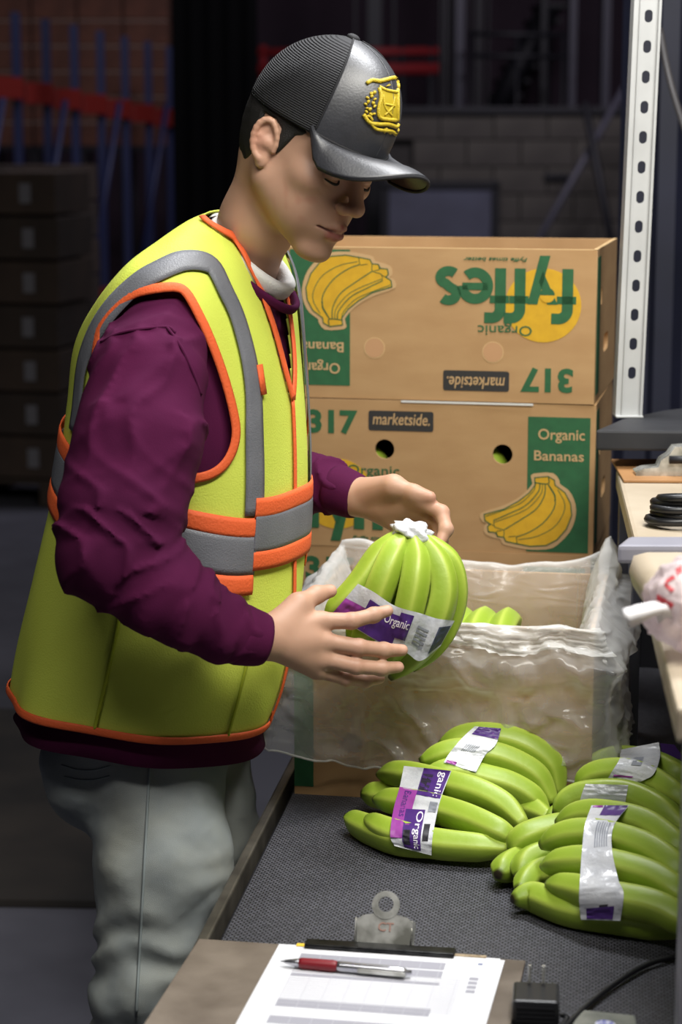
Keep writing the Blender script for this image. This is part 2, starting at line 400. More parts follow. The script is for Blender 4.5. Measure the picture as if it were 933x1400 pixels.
# rack with blue uprights and red beams behind
M_blue = mat('rack_blue', '1b244e', 0.5); M_beam = mat('rack_red', '7d211a', 0.5)
rk = empty('pallet_rack', (-2.3, 14, 0), 0, 'pallet rack with blue uprights and red beams behind the left stacks', 'rack')
A0, A1 = P(-70, 60, 12.2), P(232, 90, 16.0)
nU = 9; ups = []
for i in range(nU):
    t = i / (nU - 1); x, y = A0.x * (1 - t) + A1.x * t, A0.y * (1 - t) + A1.y * t; ups.append((x, y))
    box('upright', (x, y, 1.2), (.05, .06, 2.4 - .12 * t * 2), M_blue, rk, .004, local=False)
    if i % 2 == 0: tube('lacing', [(x + .02, y, .35), (x + .28, y + .1, 1.85)], .02, M_blue, rk, 6)
for z in (.55, 1.97):
    for i in range(nU - 1):
        if z > 1: z -= .026
        (xa, ya), (xb, yb) = ups[i], ups[i + 1]; c = Vector(((xa + xb) / 2, (ya + yb) / 2, z)); L = math.hypot(xb - xa, yb - ya)
        Mx = Matrix.Translation(c) @ Matrix.Rotation(math.atan2(yb - ya, xb - xa), 4, 'Z')
        box('beam', (0, -.03, 0), (L - .06, .05, .13), M_beam, rk, .004, local=False, M=Mx)
# crates piled high behind the rack
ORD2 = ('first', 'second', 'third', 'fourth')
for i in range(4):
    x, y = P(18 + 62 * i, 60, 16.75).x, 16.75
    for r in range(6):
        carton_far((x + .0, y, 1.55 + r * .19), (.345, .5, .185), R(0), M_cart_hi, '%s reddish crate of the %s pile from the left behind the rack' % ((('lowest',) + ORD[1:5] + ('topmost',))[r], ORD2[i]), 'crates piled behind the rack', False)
    tt = empty('crate_stand', (x, y, 0), 0, 'dark steel stand under the %s pile of reddish crates from the left' % ORD2[i], 'stand', 'stands under the crates')
    box('top', (0, 0, 1.53), (.345, .5, .03), M_steel_dark, tt, .003)
    for sx in (-1, 1):
        for sy in (-1, 1): box('leg', (sx * .15, sy * .22, .757), (.03, .03, 1.514), M_steel_dark, tt, .003)
# black strip curtain door between the rack and the plum wall
t = empty('strip_curtain', P(290, 200, 13.0) * 1, 0, 'tall black strip curtain behind the worker\'s head', 'curtain')
t.location.z = 0; WM[t.name] = Matrix.Translation(t.location)
a, b = P(236, 100, 13).x, P(352, 100, 13).x
M_cur = mat('black_strip', '040405', 0.9, spec=.1)
ns = 9
for i in range(ns):
    xx = a + (b - a) * (i + .5) / ns
    box('strip', (xx - t.location.x, (i % 2) * .02, 1.6), ((b - a) / ns * 1.1, .008, 3.18), M_cur, t, .002)
box('header_rail', ((a + b) / 2 - t.location.x, .01, 3.2), (b - a + .1, .06, .08), M_steel_dark, t, .004)
# steel plate lying on the floor at the left
pl = [G(-60, 975, 0.0), G(150, 985, 0), G(330, 1000, 0), G(300, 1246, 0), G(-60, 1240, 0)]
tag(prism('floor_mat', [(p.x, p.y) for p in pl], 0.0, 0.022, mat('brown_mat', '332d28', 0.8, col2='1f1c1a', nscale=3, bump=.2, bscale=80), None, .004),
    'dark brown rubber mat lying on the floor behind the worker\'s legs', 'mat')

# ---------------- right: dark corrugated wall panel
M_navy = mat('navy_panel', '232538', 0.55, col2='1d1f2e', nscale=4)
wr = empty('wall_right', (0, 0, 0)); tag(wr, 'dark navy corrugated panel behind the white post', kind='structure')
xa, xb = P(850, 300, 4.9).x, 1.9
box('sheet', ((xa + xb) / 2, 4.93, 1.75), (xb - xa, .03, 3.5), M_navy, wr, 0)
x = xa + .04
while x < xb:
    bm = bmesh.new()
    pf = [(-.045, 0), (-.025, -.035), (.025, -.035), (.045, 0)]
    lo = [bm.verts.new((x + q[0], 4.916 + q[1], 0)) for q in pf]; hi = [bm.verts.new((x + q[0], 4.916 + q[1], 3.5)) for q in pf]
    for i in range(4): bm.faces.new((lo[i], lo[(i + 1) % 4], hi[(i + 1) % 4], hi[i]))
    bm.faces.new(lo); bm.faces.new(hi[::-1])
    link('rib', bm_mesh(bm), M_navy, wr); x += .13
cab = [P(903, 40, 4.2), P(912, 90, 4.15), P(925, 140, 4.1), P(950, 215, 4.0)]
tag(tube('cable', smooth_pts(cab, 16), .007, mat('cable_grey', '3d3a3a', .5), None, 8), 'dark cable hanging slantwise beside the white post', 'cable')
# ================================================================== PACKING LINE
TZ = 0.72
ea, eb = G(215, 1400, TZ), G(400, 1040, TZ)
cdir = (eb - ea).normalized(); crz = math.atan2(-cdir.x, cdir.y)          # belt runs along local +Y
M_belt = weave('belt_weave', '09090c', '5b5b63', 90.0, rough=0.6, bump=1.0, dist=0.002, bw=.62, rh=.46, ms=.09)
M_rail = mat('rail_metal', '6f6a60', 0.45, 0.6, col2='55514a', nscale=20)
cv = empty('conveyor', (ea.x, ea.y, 0), crz, 'conveyor table with black textured belt under the bananas', 'conveyor')
CW, C0, C1 = 0.82, -1.3, 2.6
bm = bmesh.new(); add_box(bm, (CW / 2 + .012, (C0 + C1) / 2, TZ - .006), (CW - .024, C1 - C0, .012), None, .003); link('belt', bm_mesh(bm), M_belt, cv)
for x in (.004, CW - .004): box('side_rail', (x, (C0 + C1) / 2, TZ - .055), (.014, C1 - C0, .118), M_rail, cv, .003)
box('slider_bed', (CW / 2, (C0 + C1) / 2, TZ - .04), (CW - .03, C1 - C0 - .02, .05), M_steel_dark, cv, .003)
for x in (.05, CW - .05):
    for y in (C0 + .15, (C0 + C1) / 2, C1 - .15): box('leg', (x, y, (TZ - .1) / 2), (.05, .05, TZ - .1), M_steel_dark, cv, .003)
for y in (C0, C1):
    v, f = tube_vf([(.02, y, TZ - .035), (CW - .02, y, TZ - .035)], .03, 16); link('roller', mesh(v, f), M_rail, cv, True, True)

# ---------------- printed banana cartons
M_kraft = mat('kraft_board', 'b28e62', 0.85, col2='a98459', nscale=9, bump=.12, bscale=260, stretch=(1, 1, 3))
M_kraft_in = mat('kraft_inside', 'ad8a60', 0.9, col2='a27f56', nscale=12)
M_kedge = mat('kraft_edge', 'c9a878', 0.9)
M_pgreen = mat('print_green', '28603a', 0.75, col2='245634', nscale=60, nmix=.4)
M_pyel = mat('print_yellow', 'd0a21e', 0.75, col2='c4971c', nscale=60, nmix=.4)
M_pblack = mat('print_black', '2e2c2b', 0.75)
M_pkraft = mat('print_kraft', 'bd9b6e', 0.85)
M_knock = mat('kraft_knockout', 'b98e66', 0.9)
def z8(x, y):   # tracing grid of the banana drawing -> face coordinates (metres from the lower left face corner)
    px, py = 620 + x / 4.057, 540 + y / 4.057
    return (.497 - (815 - px) * .001163, (767 - py) * .001175)
ART = [(470, 480), (545, 470), (580, 490), (585, 520), (640, 560), (672, 620), (680, 690), (652, 770), (600, 835), (540, 870), (450, 878), (370, 865), (315, 855), (302, 830), (268, 828), (255, 805), (216, 802), (210, 772), (226, 757), (196, 738), (190, 702), (300, 668), (380, 620), (440, 570), (475, 520)]
HALO = [(448, 470), (470, 455), (570, 450), (608, 492), (612, 512), (665, 552), (698, 620), (702, 695), (675, 780), (620, 848), (560, 890), (440, 898), (350, 885), (298, 872), (285, 846), (250, 838), (195, 815), (190, 770), (205, 755), (178, 742), (172, 695), (290, 650), (372, 604), (428, 555), (458, 515)]
LINES = [ART + [ART[0]], [(500, 512), (492, 560), (425, 640), (335, 690), (245, 735)], [(530, 512), (526, 580), (482, 660), (392, 728), (300, 790)],
         [(548, 520), (586, 590), (578, 660), (522, 740), (442, 798), (374, 826)], [(600, 545), (640, 620), (630, 690), (580, 765), (485, 820), (385, 842)],
         [(470, 508), (545, 512), (548, 475)], [(545, 512), (585, 575), (583, 610)], [(245, 735), (250, 772), (300, 790), (302, 830)], [(372, 826), (378, 862)], [(330, 828), (368, 822)],
         [(515, 516), (508, 570), (450, 645), (380, 690), (250, 745)], [(475, 515), (465, 555), (400, 625), (320, 665), (200, 712)], [(226, 757), (250, 768)], [(268, 828), (262, 800), (290, 792)]]
def arc(cx, cy, r, a0, a1, n=14, ry=None):
    return [(cx + r * math.cos(R(a0 + (a1 - a0) * i / (n - 1))), cy + (ry or r) * math.sin(R(a0 + (a1 - a0) * i / (n - 1)))) for i in range(n)]
def logo_polys():
    """fyffes lettering, face metres"""
    out = []; bl, xh, asc, W = .0305, .0885, .119, .0175
    def eff(x):     # x = stem left side
        out.append(stroke_poly([(x + W / 2, bl), (x + W / 2, bl + .03), (x + W / 2, asc - .022)] + arc(x + W / 2 + .0145, asc - .022, .0145, 180, 95, 8, .0145) + [(x + .034, asc - .0078)], W))
        out.append([(x - .005, xh - .001), (x + .0255, xh - .001), (x + .0255, xh - .0135), (x - .005, xh - .0135)])
    eff(.036); eff(.111); eff(.142)
    out.append([(.060, xh), (.0765, xh), (.090, .052), (.084, .034)]); out.append([(.108, xh), (.092, xh), (.0725, .0095), (.089, .0095), (.0975, .045)])
    cx, cy = .191, .0595; rr = .0205
    out.append(stroke_poly([(cx - rr, cy + .001), (cx, cy + .001), (cx + rr, cy + .001)], .012))
    out.append(stroke_poly(arc(cx, cy, rr, 0, 312, 30, .0215), .0165))
    s = arc(.2335, .0735, .0125, 40, 250, 12, .0105) + [(.2335, .0605)] + arc(.2335, .0465, .0135, 70, -140, 12, .0105)
    out.append(stroke_poly(s, .0160))
    return out
def print_face(t, W, H, Mface, sub):
    """prints on the long face; face coords u right, v up, thin ink layers in front"""
    s = W / .5
    def put(name, me, m, layer, u=0., v=0., thick=.0003):
        me.transform(Mface @ Matrix.Diagonal((s, 1, 1, 1)) @ Matrix.Translation((u, v, .0004 * layer))); o = link(name, me, m, sub); return o
    put('printed_panel', shape2d([rrect(.393, .0035, .492, .229, .001)], .0003), M_pgreen, 1)
    put('drawing_outline', shape2d([[z8(*q) for q in smooth_pts(HALO, 60)]], .0003), M_pkraft, 2)
    put('banana_drawing', shape2d([[z8(*q) for q in ART]], .0003), M_pyel, 3)
    mes = []
    for i, L in enumerate(LINES):
        pts = smooth_pts([z8(*q) for q in L], 40 if i == 0 else 14) if i else [z8(*q) for q in L]
        pts = np.array(pts)
        for a, b in zip(pts[:-1], pts[1:]):
            d = (b - a); l = np.linalg.norm(d) + 1e-9; d = d / l; w = .0017 if i in (0, 1, 2, 3, 5) else .0012
            a2, b2 = a - d * w * .3, b + d * w * .3; n = np.array((-d[1], d[0])) * w / 2
            mes.append([tuple(a2 + n), tuple(b2 + n), tuple(b2 - n), tuple(a2 - n)])
    v, f = [], []
    for q in mes: f.append(tuple(range(len(v), len(v) + 4))); v += [(x, y, 0) for x, y in q]
    put('drawing_lines', mesh(v, f), M_pgreen, 4)
    put('printed_word', text2d('Organic', .0175, .00025, width=.074), M_pkraft, 2, .4095, .192)
    put('printed_word', text2d('Bananas', .0165, .00025, width=.079), M_pkraft, 2, .4035, .157)
    put('printed_sun', shape2d([circle(.083, .090, .060, 48)], .0003), M_pyel, 1)
    for pl in logo_polys(): put('logo_letter', shape2d([pl], .0003), M_pgreen, 2)
    put('logo_letter', shape2d([arc(.0765, .073, .0118, -180, 0, 20)], .0003), M_pgreen, 3)
    put('logo_gap', shape2d([arc(.0765, .0735, .0118, 0, 180, 20)], .0003), M_pyel, 3)
    put('printed_word', text2d('Organic', .0165, .0001, width=.086), M_pgreen, 2, .100, .124)
    put('printed_slogan', text2d('Fyffe times better', .0062, .00015, width=.101, shear=.2), M_pgreen, 2, .109, .0135)
    put('printed_number', text2d('317', .036, .0021, width=.083), M_pgreen, 1, .034, .1945)
    put('printed_plate', shape2d([rrect(.135, .199, .241, .2325, .004)], .0003), M_pblack, 1)
    put('printed_word', text2d('marketside.', .0195, .0002, width=.093, shear=.15), M_pkraft, 2, .142, .2095)
HOLES = [(.1616, .168), (.353, .165)]
def banana_carton(base, rz, label, W=.517, D=.39, H=.25, flip=False, open_top=False, open_holes=True, printed=True, group='printed banana cartons'):
    t = empty('banana_carton', base, rz, label, 'carton', group); TH = .006
    Mf = Matrix(((1, 0, 0, 0), (0, 0, -1, 0), (0, 1, 0, 0), (0, 0, 0, 1)))      # face xy -> local x,z ; +z layer -> -y
    Mf = Matrix.Translation((-W / 2, 0, 0)) @ Mf
    if flip: Mf = Mf @ Matrix.Translation((W, H, 0)) @ Matrix.Rotation(math.pi, 4, 'Z')
    hs = [circle(u * W / .5, v, .0165, 28) for u, v in HOLES]
    me = shape2d([[(0, 0), (W, 0), (W, H), (0, H)]] + (hs if open_holes else []), TH); me.transform(Mf @ Matrix.Translation((0, 0, -TH / 2)))
    fr = link('front_panel', me, M_kraft, t)
    if not open_holes:
        for u, v in HOLES:
            me = shape2d([circle(u * W / .5, v, .0160, 28)], .0008); me.transform(Mf); link('knockout', me, M_knock, fr)
            me = shape2d([circle(u * W / .5, v, .0176, 28), circle(u * W / .5, v, .0164, 28)], .0008); me.transform(Mf); link('cut_line', me, M_kedge, fr)
    box('back_panel', (0, D - TH / 2, H / 2), (W, TH, H), M_kraft_in, t, .001)
    for s in (-1, 1):
        me = shape2d([[(TH, 0), (D - TH, 0), (D - TH, H), (TH, H)]] + ([rrect(D / 2 - .045, H * .28, D / 2 + .045, H * .40, .014), rrect(D * .25 - .012, H * .62, D * .25 + .012, H * .74, .011)]), TH)
        me.transform(Matrix(((0, 0, 1, s * (W / 2 - TH / 2)), (1, 0, 0, 0), (0, 1, 0, 0), (0, 0, 0, 1)))); sp = link('side_panel', me, M_kraft, t)
        if printed: box('printed_stripe', (s * (W / 2 + .0003), .045, H / 2), (.0004, .055, H * .9), M_pgreen, sp, 0)
    box('bottom_panel', (0, D / 2, TH / 2), (W - TH * 2, D - TH * 2, TH), M_kraft_in, t, .001)
    if not open_top: box('top_panel', (0, D / 2, H - TH / 2), (W - TH * 2, D - TH * 2, TH), M_kraft, t, .001)
    else:
        box('rim', (0, .003, H + .0005), (W, .006, .001), M_kedge, t, 0)
        for s in (-1, 1): box('rim', (s * (W / 2 - .003), D / 2, H + .0005), (.006, D, .001), M_kedge, t, 0)
    if printed: print_face(t, W, H, Mf, fr)
    return t
BRZ = -math.atan2(599, 2900)
cr = G(812, 555, TZ + .5)                       # front right top corner of the second carton
wx = Vector((math.cos(BRZ), math.sin(BRZ), 0))
base = cr - wx * .2585; base.z = TZ
banana_carton((base.x, base.y, TZ + .0), BRZ, 'lowest printed banana carton of the stack, mostly hidden by the plastic bag')
banana_carton((base.x + wx.x * .004, base.y, TZ + .2505), BRZ + .008, 'upright printed banana carton with two open round holes, middle of the stack')
banana_carton((base.x + .001, base.y + .002, TZ + .502), BRZ - .006, 'upside down open printed banana carton on top of the stack', flip=True, open_top=True, open_holes=False)
bm = bmesh.new(); Mx_ = Matrix.Translation((base.x, base.y, TZ + .5005)) @ Matrix.Rotation(BRZ, 4, 'Z'); add_box(bm, (.05, -.0012, -.001), (.22, .0012, .0032), Mx_); tag(link('liner_edge', bm_mesh(bm), mat('liner_white', 'd8d6d0', .4)), 'white plastic liner edge peeking out between the two upper cartons', 'liner')
# crates of fruit seen through the holes are built with the bananas below
OB_L = G(403, 1085, TZ)                         # open carton front left bottom corner
OBW, OBD, OBH = .425, .39, .258
orz = R(-10); ox = Vector((math.cos(orz), math.sin(orz), 0)); oy = Vector((-math.sin(orz), math.cos(orz), 0))
obase = OB_L + ox * OBW / 2
t = empty('open_carton', obase, orz, 'open kraft carton lined with a plastic bag on the belt', 'carton')
TH = .006
Mf = Matrix.Translation((-OBW / 2, 0, 0)) @ Matrix(((1, 0, 0, 0), (0, 0, -1, 0), (0, 1, 0, 0), (0, 0, 0, 1)))
me = shape2d([[(0, 0), (OBW, 0), (OBW, OBH), (0, OBH)], circle(.083, .078, .016, 24)], TH); me.transform(Mf @ Matrix.Translation((0, 0, -TH / 2)))
fr = link('front_panel', me, M_kraft, t)
me = shape2d([rrect(.0, .012, .028, OBH, .0005)], .0004); me.transform(Mf @ Matrix.Translation((0, 0, .0004))); link('printed_panel', me, M_pgreen, fr)
box('hole_shade_panel', (-.09, .024, .07), (.12, .004, .12), M_kraft_in, t, 0); box('hole_shade_ledge', (-.09, .015, .128), (.12, .02, .004), M_kraft_in, t, 0)  # panel and ledge added behind the round hole to keep it dark
box('back_panel', (0, OBD - TH / 2, OBH / 2), (OBW, TH, OBH), M_kraft, t, .001)
for s in (-1, 1): box('side_panel', (s * (OBW / 2 - TH / 2), OBD / 2, OBH / 2), (TH, OBD - 2 * TH, OBH), M_kraft, t, .001)
box('bottom_panel', (0, OBD / 2, TH / 2), (OBW - 2 * TH, OBD - 2 * TH, TH), M_kraft_in, t, .001)

# ---------------- white perforated post
M_white = mat('white_enamel', 'bebfbe', 0.4, col2='b1b2b1', nscale=8)
YP = 3.40
tp, bt = P(884, 60, YP), P(860, 574, YP)
dirp = (tp - bt).normalized(); SLZ = P(815, 588, 3.25).z          # top of the dark shelf the post stands on
kx = dirp.x / dirp.z
pt = empty('perforated_post', (bt.x, YP, SLZ), 0, 'white perforated steel angle post standing on the dark shelf', 'post')
Lp = 1.1; wP = 37 / FPX * YP
slots = []; hp = P(871, 310, YP).z - SLZ; gap = (P(887, 22, YP).z - P(871, 310, YP).z) / 7
k = -12
while hp + k * gap < Lp - .03:
    zc = hp + k * gap
    if zc > .03: slots.append(rrect(.54 * wP - .0062, zc - .0098, .54 * wP + .0062, zc + .0098, .006))
    k += 1
me = shape2d([[(0, 0), (wP, 0), (wP, Lp), (0, Lp)]] + slots, .0025)
me.transform(Matrix(((1, kx, 0, -wP / 2), (0, 0, -1, 0), (0, 1, 0, 0), (0, 0, 0, 1)))); link('slotted_flange', me, M_white, pt)
for xo, yo, w, dd in ((-.5 * wP + .0015, .02, .003, .04), (-.5 * wP + .010, -.003, .002, .005), (.5 * wP - .0035, -.004, .003, .008)):
    bm = bmesh.new()
    for v in add_box(bm, (xo, yo, Lp / 2), (w, dd, Lp)): v.co.x += kx * v.co.z
    link('return_flange', bm_mesh(bm), M_white, pt)
box('foot_plate', (0, .012, .002), (.044, .05, .003), M_white, pt, .001)
# ================================================================== BENCH ON THE RIGHT
M_beige = mat('beige_enamel', 'b7aa96', 0.45, col2='a89a85', nscale=7)
M_blackr = mat('black_rubber', '2b2c30', 0.6, col2='232428', nscale=12)
M_gray = mat('grey_enamel', '8d8c97', 0.4, col2='80808b', nscale=9)
M_leg = mat('grey_leg', '5c5d6b', 0.45)
M_chrome = mat('chrome', 'd6d6d0', 0.2, 0.55, col2='8c8c84', nscale=40)
BZ = 1.14
bl0, bl1 = G(843, 640, BZ), G(926, 968, BZ)
bn = empty('packing_bench', (bl0.x + .3, (bl0.y + bl1.y) / 2, 0), 0, 'beige metal packing bench with a dark upper shelf at the right edge', 'bench')
prism('bench_top', [(bl0.x, bl0.y), (bl1.x, bl1.y), (bl1.x + .55, bl1.y), (bl0.x + .5, bl0.y)], BZ - .035, BZ, M_beige, bn, .006)
sl = [P(815, 588, 3.25)] + [G(x, y, SLZ) for x, y in ((1010, 590), (1010, 548), (905, 561), (850, 573))]
prism('upper_shelf', [(p.x, p.y) for p in sl], SLZ - .032, SLZ, M_blackr, bn, .004)
# shelf bracket between the two levels, hidden end
box('shelf_support', (bl0.x + .40, bl0.y + .02, (SLZ - .032 + BZ) / 2), (.03, .12, SLZ - .032 - BZ + .002), M_leg, bn, .002, local=False)
for px, Y, w, z0 in ((842, bl0.y - .03, .016, 0), (861, bl0.y - .22, .014, 0)):
    p = P(px, 740, Y); box('leg', (p.x + .012, Y, (BZ - .035) / 2), (w, w, BZ - .035), M_leg, bn, .002, local=False)
p = P(934, 1300, 1.95); box('leg', (p.x + .008, 1.95, (BZ - .035) / 2), (.024, .03, BZ - .035), M_gray, bn, .003, local=False)
box('leg', (bl0.x + .45, bl0.y - .05, (BZ - .035) / 2), (.04, .04, BZ - .035), M_leg, bn, .003, local=False)
box('leg', (bl1.x + .5, bl1.y + .05, (BZ - .035) / 2), (.04, .04, BZ - .035), M_leg, bn, .003, local=False)
# grey ledge across the bench
gz = 1.185; ga = G(844, 746, gz); gb = G(860, 733, gz)
lg = empty('grey_ledge', (ga.x + .2, ga.y, BZ), 0, 'grey metal ledge bridging the beige bench top', 'ledge')
prism('ledge_top', [(ga.x, ga.y), (ga.x + .4, ga.y - .004), (gb.x + .4, gb.y), (gb.x, gb.y)], gz - .022, gz, M_gray, lg, .005)
for x in (ga.x + .075, ga.x + .36): box('ledge_foot', (x, (ga.y + gb.y) / 2, (gz - .022 + BZ) / 2), (.02, .03, gz - .022 - BZ), M_gray, lg, .002, local=False)
# rounded beige unit below the ledge
p = G(905, 838, BZ); bm = bmesh.new(); add_box(bm, (p.x + .1, p.y + .06, BZ + .022), (.24, .16, .044), None, .02)
u = tag(link('beige_unit', bm_mesh(bm), M_beige, None, True, True), 'low rounded beige metal unit below the grey ledge', 'unit')
# blue stickers on the bench edge
for x, y in ((869, 781), (881, 792)):
    p = G(x + 4, y, BZ); box('sticker', (p.x, p.y, BZ + .0006), (.005, .03, .0012), mat('blue_sticker', '2f3f9e', .5), bn, 0, local=False)
# far clipboard on the bench
M_hard = mat('hardboard', 'a1764a', 0.6, col2='93693f', nscale=18)
fc = [G(x, y, BZ + .004) for x, y in ((836, 628), (853, 657), (1010, 658), (1010, 628))]
cb = empty('clipboard', ((fc[0].x + fc[2].x) / 2, (fc[0].y + fc[1].y) / 2, BZ), 0, 'brown hardboard clipboard with chrome clip on the bench beside the post', 'clipboard', 'clipboards')
prism('board', [(q.x, q.y) for q in fc], BZ + .0005, BZ + .005, M_hard, cb, .0015)
p0 = P(868, 640, 3.2)
prof = [(0, 0), (.0, .006), (.012, .011), (.034, .013), (.038, .024), (.05, .032), (.058, .044), (.09, .046), (.10, .03), (.14, .012), (.15, 0)]
me = shape2d([prof], .035); me.transform(Matrix.Translation((p0.x, p0.y, BZ + .005)) @ Matrix.Rotation(math.pi / 2, 4, 'X')); link('clip', me, M_chrome, cb, False)
tube('clip_spring', [(p0.x + .05, p0.y - .02, BZ + .03), (p0.x + .1, p0.y - .02, BZ + .03)], .006, M_steel_dark, cb)
# coil of black cable
M_cable = mat('cable_black', '17181b', 0.4)
c = G(922, 722, BZ); pts = []
for i in range(120):
    a = 2 * math.pi * i / 24; r = .040 - .004 * math.sin(i * .37) - .00008 * i
    pts.append((c.x + .012 + r * 1.05 * math.cos(a), c.y + .015 + r * math.sin(a) * .9, BZ + .006 + .00028 * i + .003 * (1 + math.sin(i * .23)) * (i / 120) + .0))
tag(tube('cable_coil', pts, .0055, M_cable, None, 8), 'coil of black cable lying on the beige bench', 'cable')
# knotted thin bag with red print on the bench
M_film = bpy.data.materials.new('bag_film_pink'); M_film.use_nodes = True
def film(m, col, opac, rough=.3, face=.5, streak=.25):
    nt = m.node_tree; b = nt.nodes['Principled BSDF']; out = nt.nodes['Material Output']
    b.inputs['Base Color'].default_value = lin(col) + (1,); b.inputs['Roughness'].default_value = rough
    b.inputs['Transmission Weight'].default_value = 0.0; b.inputs['Specular IOR Level'].default_value = .6
    tr = nt.nodes.new('ShaderNodeBsdfTransparent'); mx = nt.nodes.new('ShaderNodeMixShader'); lw = nt.nodes.new('ShaderNodeLayerWeight'); lw.inputs[0].default_value = .35
    tl = nt.nodes.new('ShaderNodeBsdfTranslucent'); tl.inputs[0].default_value = lin(col) + (1,); m2 = nt.nodes.new('ShaderNodeMixShader'); m2.inputs[0].default_value = .3
    nt.links.new(b.outputs[0], m2.inputs[1]); nt.links.new(tl.outputs[0], m2.inputs[2])
    ma = nt.nodes.new('ShaderNodeMath'); ma.operation = 'MULTIPLY_ADD'; ma.inputs[1].default_value = face; ma.inputs[2].default_value = opac
    nt.links.new(lw.outputs['Facing'], ma.inputs[0]); nt.links.new(ma.outputs[0], mx.inputs[0])
    nt.links.new(tr.outputs[0], mx.inputs[1]); nt.links.new(m2.outputs[0], mx.inputs[2]); nt.links.new(mx.outputs[0], out.inputs[0])
    n = nt.nodes.new('ShaderNodeTexNoise'); n.noise_type = 'RIDGED_MULTIFRACTAL'; n.inputs['Scale'].default_value = 13; n.inputs['Detail'].default_value = 6
    n.inputs['Distortion'].default_value = .8; n.inputs['Roughness'].default_value = .55
    tc = nt.nodes.new('ShaderNodeTexCoord'); mp = nt.nodes.new('ShaderNodeMapping'); mp.inputs['Scale'].default_value = (1, 1, 4.0); mp.inputs['Rotation'].default_value = (0, .35, 0)
    nt.links.new(tc.outputs['Object'], mp.inputs[0]); nt.links.new(mp.outputs[0], n.inputs['Vector'])
    bp = nt.nodes.new('ShaderNodeBump'); bp.inputs['Strength'].default_value = .9; bp.inputs['Distance'].default_value = .0035
    nt.links.new(n.outputs[0], bp.inputs['Height'])
    ri = nt.nodes.new('ShaderNodeMath'); ri.operation = 'MULTIPLY_ADD'; ri.inputs[1].default_value = streak  # whiter noise ridges: crease glints put into the film's opacity
    pw_ = nt.nodes.new('ShaderNodeMath'); pw_.operation = 'POWER'; pw_.inputs[1].default_value = 3.5; pw_.use_clamp = True
    nt.links.new(n.outputs[0], pw_.inputs[0]); nt.links.new(pw_.outputs[0], ri.inputs[0]); nt.links.new(ma.outputs[0], ri.inputs[2]); ri.use_clamp = True; nt.links.new(ri.outputs[0], mx.inputs[0])
    for q in (b, lw, tl): nt.links.new(bp.outputs[0], q.inputs['Normal'])
    return m
film(M_film, 'e3d5d8', .72, .35, .25)
c = G(950, 895, BZ) ; cc = np.array((c.x + .012, c.y, BZ + .050))
bm = bmesh.new(); bmesh.ops.create_icosphere(bm, subdivisions=5, radius=1.0)
for v in bm.verts:
    n = v.co.normalized(); w = mnoise.noise(n * 1.6); cr_ = abs(mnoise.noise(Vector((n.x * 3.2, n.y * 3.2, n.z * 1.2)) + Vector((3, 1, 2)))) + .35 * abs(mnoise.noise(n * 7))
    s = 1.04 + .22 * w - .30 * cr_
    v.co = Vector((cc[0] + n.x * .062 * s, cc[1] + n.y * .06 * s, max(cc[2] + n.z * .050 * s * (1.25 if n.z > 0 else 1), BZ + .001)))
bag2 = link('produce_bag', bm_mesh(bm), M_film, None, True, True)
tag(bag2, 'small pinkish plastic bag with red lettering knotted on the bench', 'bag')
pts = smooth_pts([(cc[0] - .045, cc[1] - .03, cc[2] + .0), P(903, 832, cc[1] - .045), P(880, 838, cc[1] - .05), P(856, 846, cc[1] - .05)], 14)
v, f = tube_vf(pts, [.012, .011, .010, .009, .0075, .0075, .008, .0085, .009, .0095, .010, .010, .0105, .0105], 10, (0, .2, 1), True, prof=lambda a: np.where(np.abs(np.sin(a)) > .5, 1.0, .4) * (1 + .2 * np.sin(3 * a)))
link('knot_tail', mesh(v, f), mat('bag_white', 'e6e4e6', .4), bag2, True, True)
M_redp = mat('red_print', 'b3202e', .5)
bv = BVHTree.FromPolygons([v.co for v in bag2.data.vertices], [tuple(p.vertices) for p in bag2.data.polygons])
def decal_px(name, quadpx, bvh, m, parent, nx=8, ny=6, off=.0015):
    (ax, ay), (bx, by), (cx_, cy_), (dx, dy) = quadpx; V = []; F = []; last = None
    for j in range(ny):
        for i in range(nx):
            s, t = i / (nx - 1), j / (ny - 1)
            x = (ax * (1 - s) + bx * s) * (1 - t) + (dx * (1 - s) + cx_ * s) * t; y = (ay * (1 - s) + by * s) * (1 - t) + (dy * (1 - s) + cy_ * s) * t
            d = ray(x, y).normalized(); h = bvh.ray_cast(CAM, d)
            k = h[3] if h[0] is not None else (last or 2.5); last = k; V.append(CAM + d * (k - off))
    for j in range(ny - 1):
        for i in range(nx - 1): a = j * nx + i; F.append((a, a + 1, a + nx + 1, a + nx))
    return link(name, mesh(V, F), m, parent, False, True)
decal_px('red_mark', [(899, 812), (922, 826), (918, 833), (897, 824)], bv, M_redp, bag2)
decal_px('red_letter', [(908, 800), (912, 792), (921, 786), (924, 790)], bv, M_redp, bag2)
decal_px('red_letter', [(908, 800), (913, 798), (923, 806), (918, 810)], bv, M_redp, bag2)
decal_px('red_letter', [(924, 778), (933, 772), (933, 782), (926, 786)], bv, M_redp, bag2)
# open black box added for the shelf's shadow under the bench, behind the bag
pb = G(905, 968, TZ); tb = empty('shade_box', (pb.x + .13, pb.y + .40, TZ), BRZ, 'open black box standing in for the shade under the bench', 'shade box')
box('floor_panel', (0, 0, .004), (.2, .3, .008), M_steel_dark, tb, .002)
for s in (-1, 1):
    box('side_wall', (s * .1, 0, .07), (.006, .3, .14), M_steel_dark, tb, .002); box('end_wall', (0, s * .15, .07), (.2, .006, .14), M_steel_dark, tb, .002)
    box('rim', (s * .104, 0, .138), (.012, .32, .012), M_steel_dark, tb, .003)

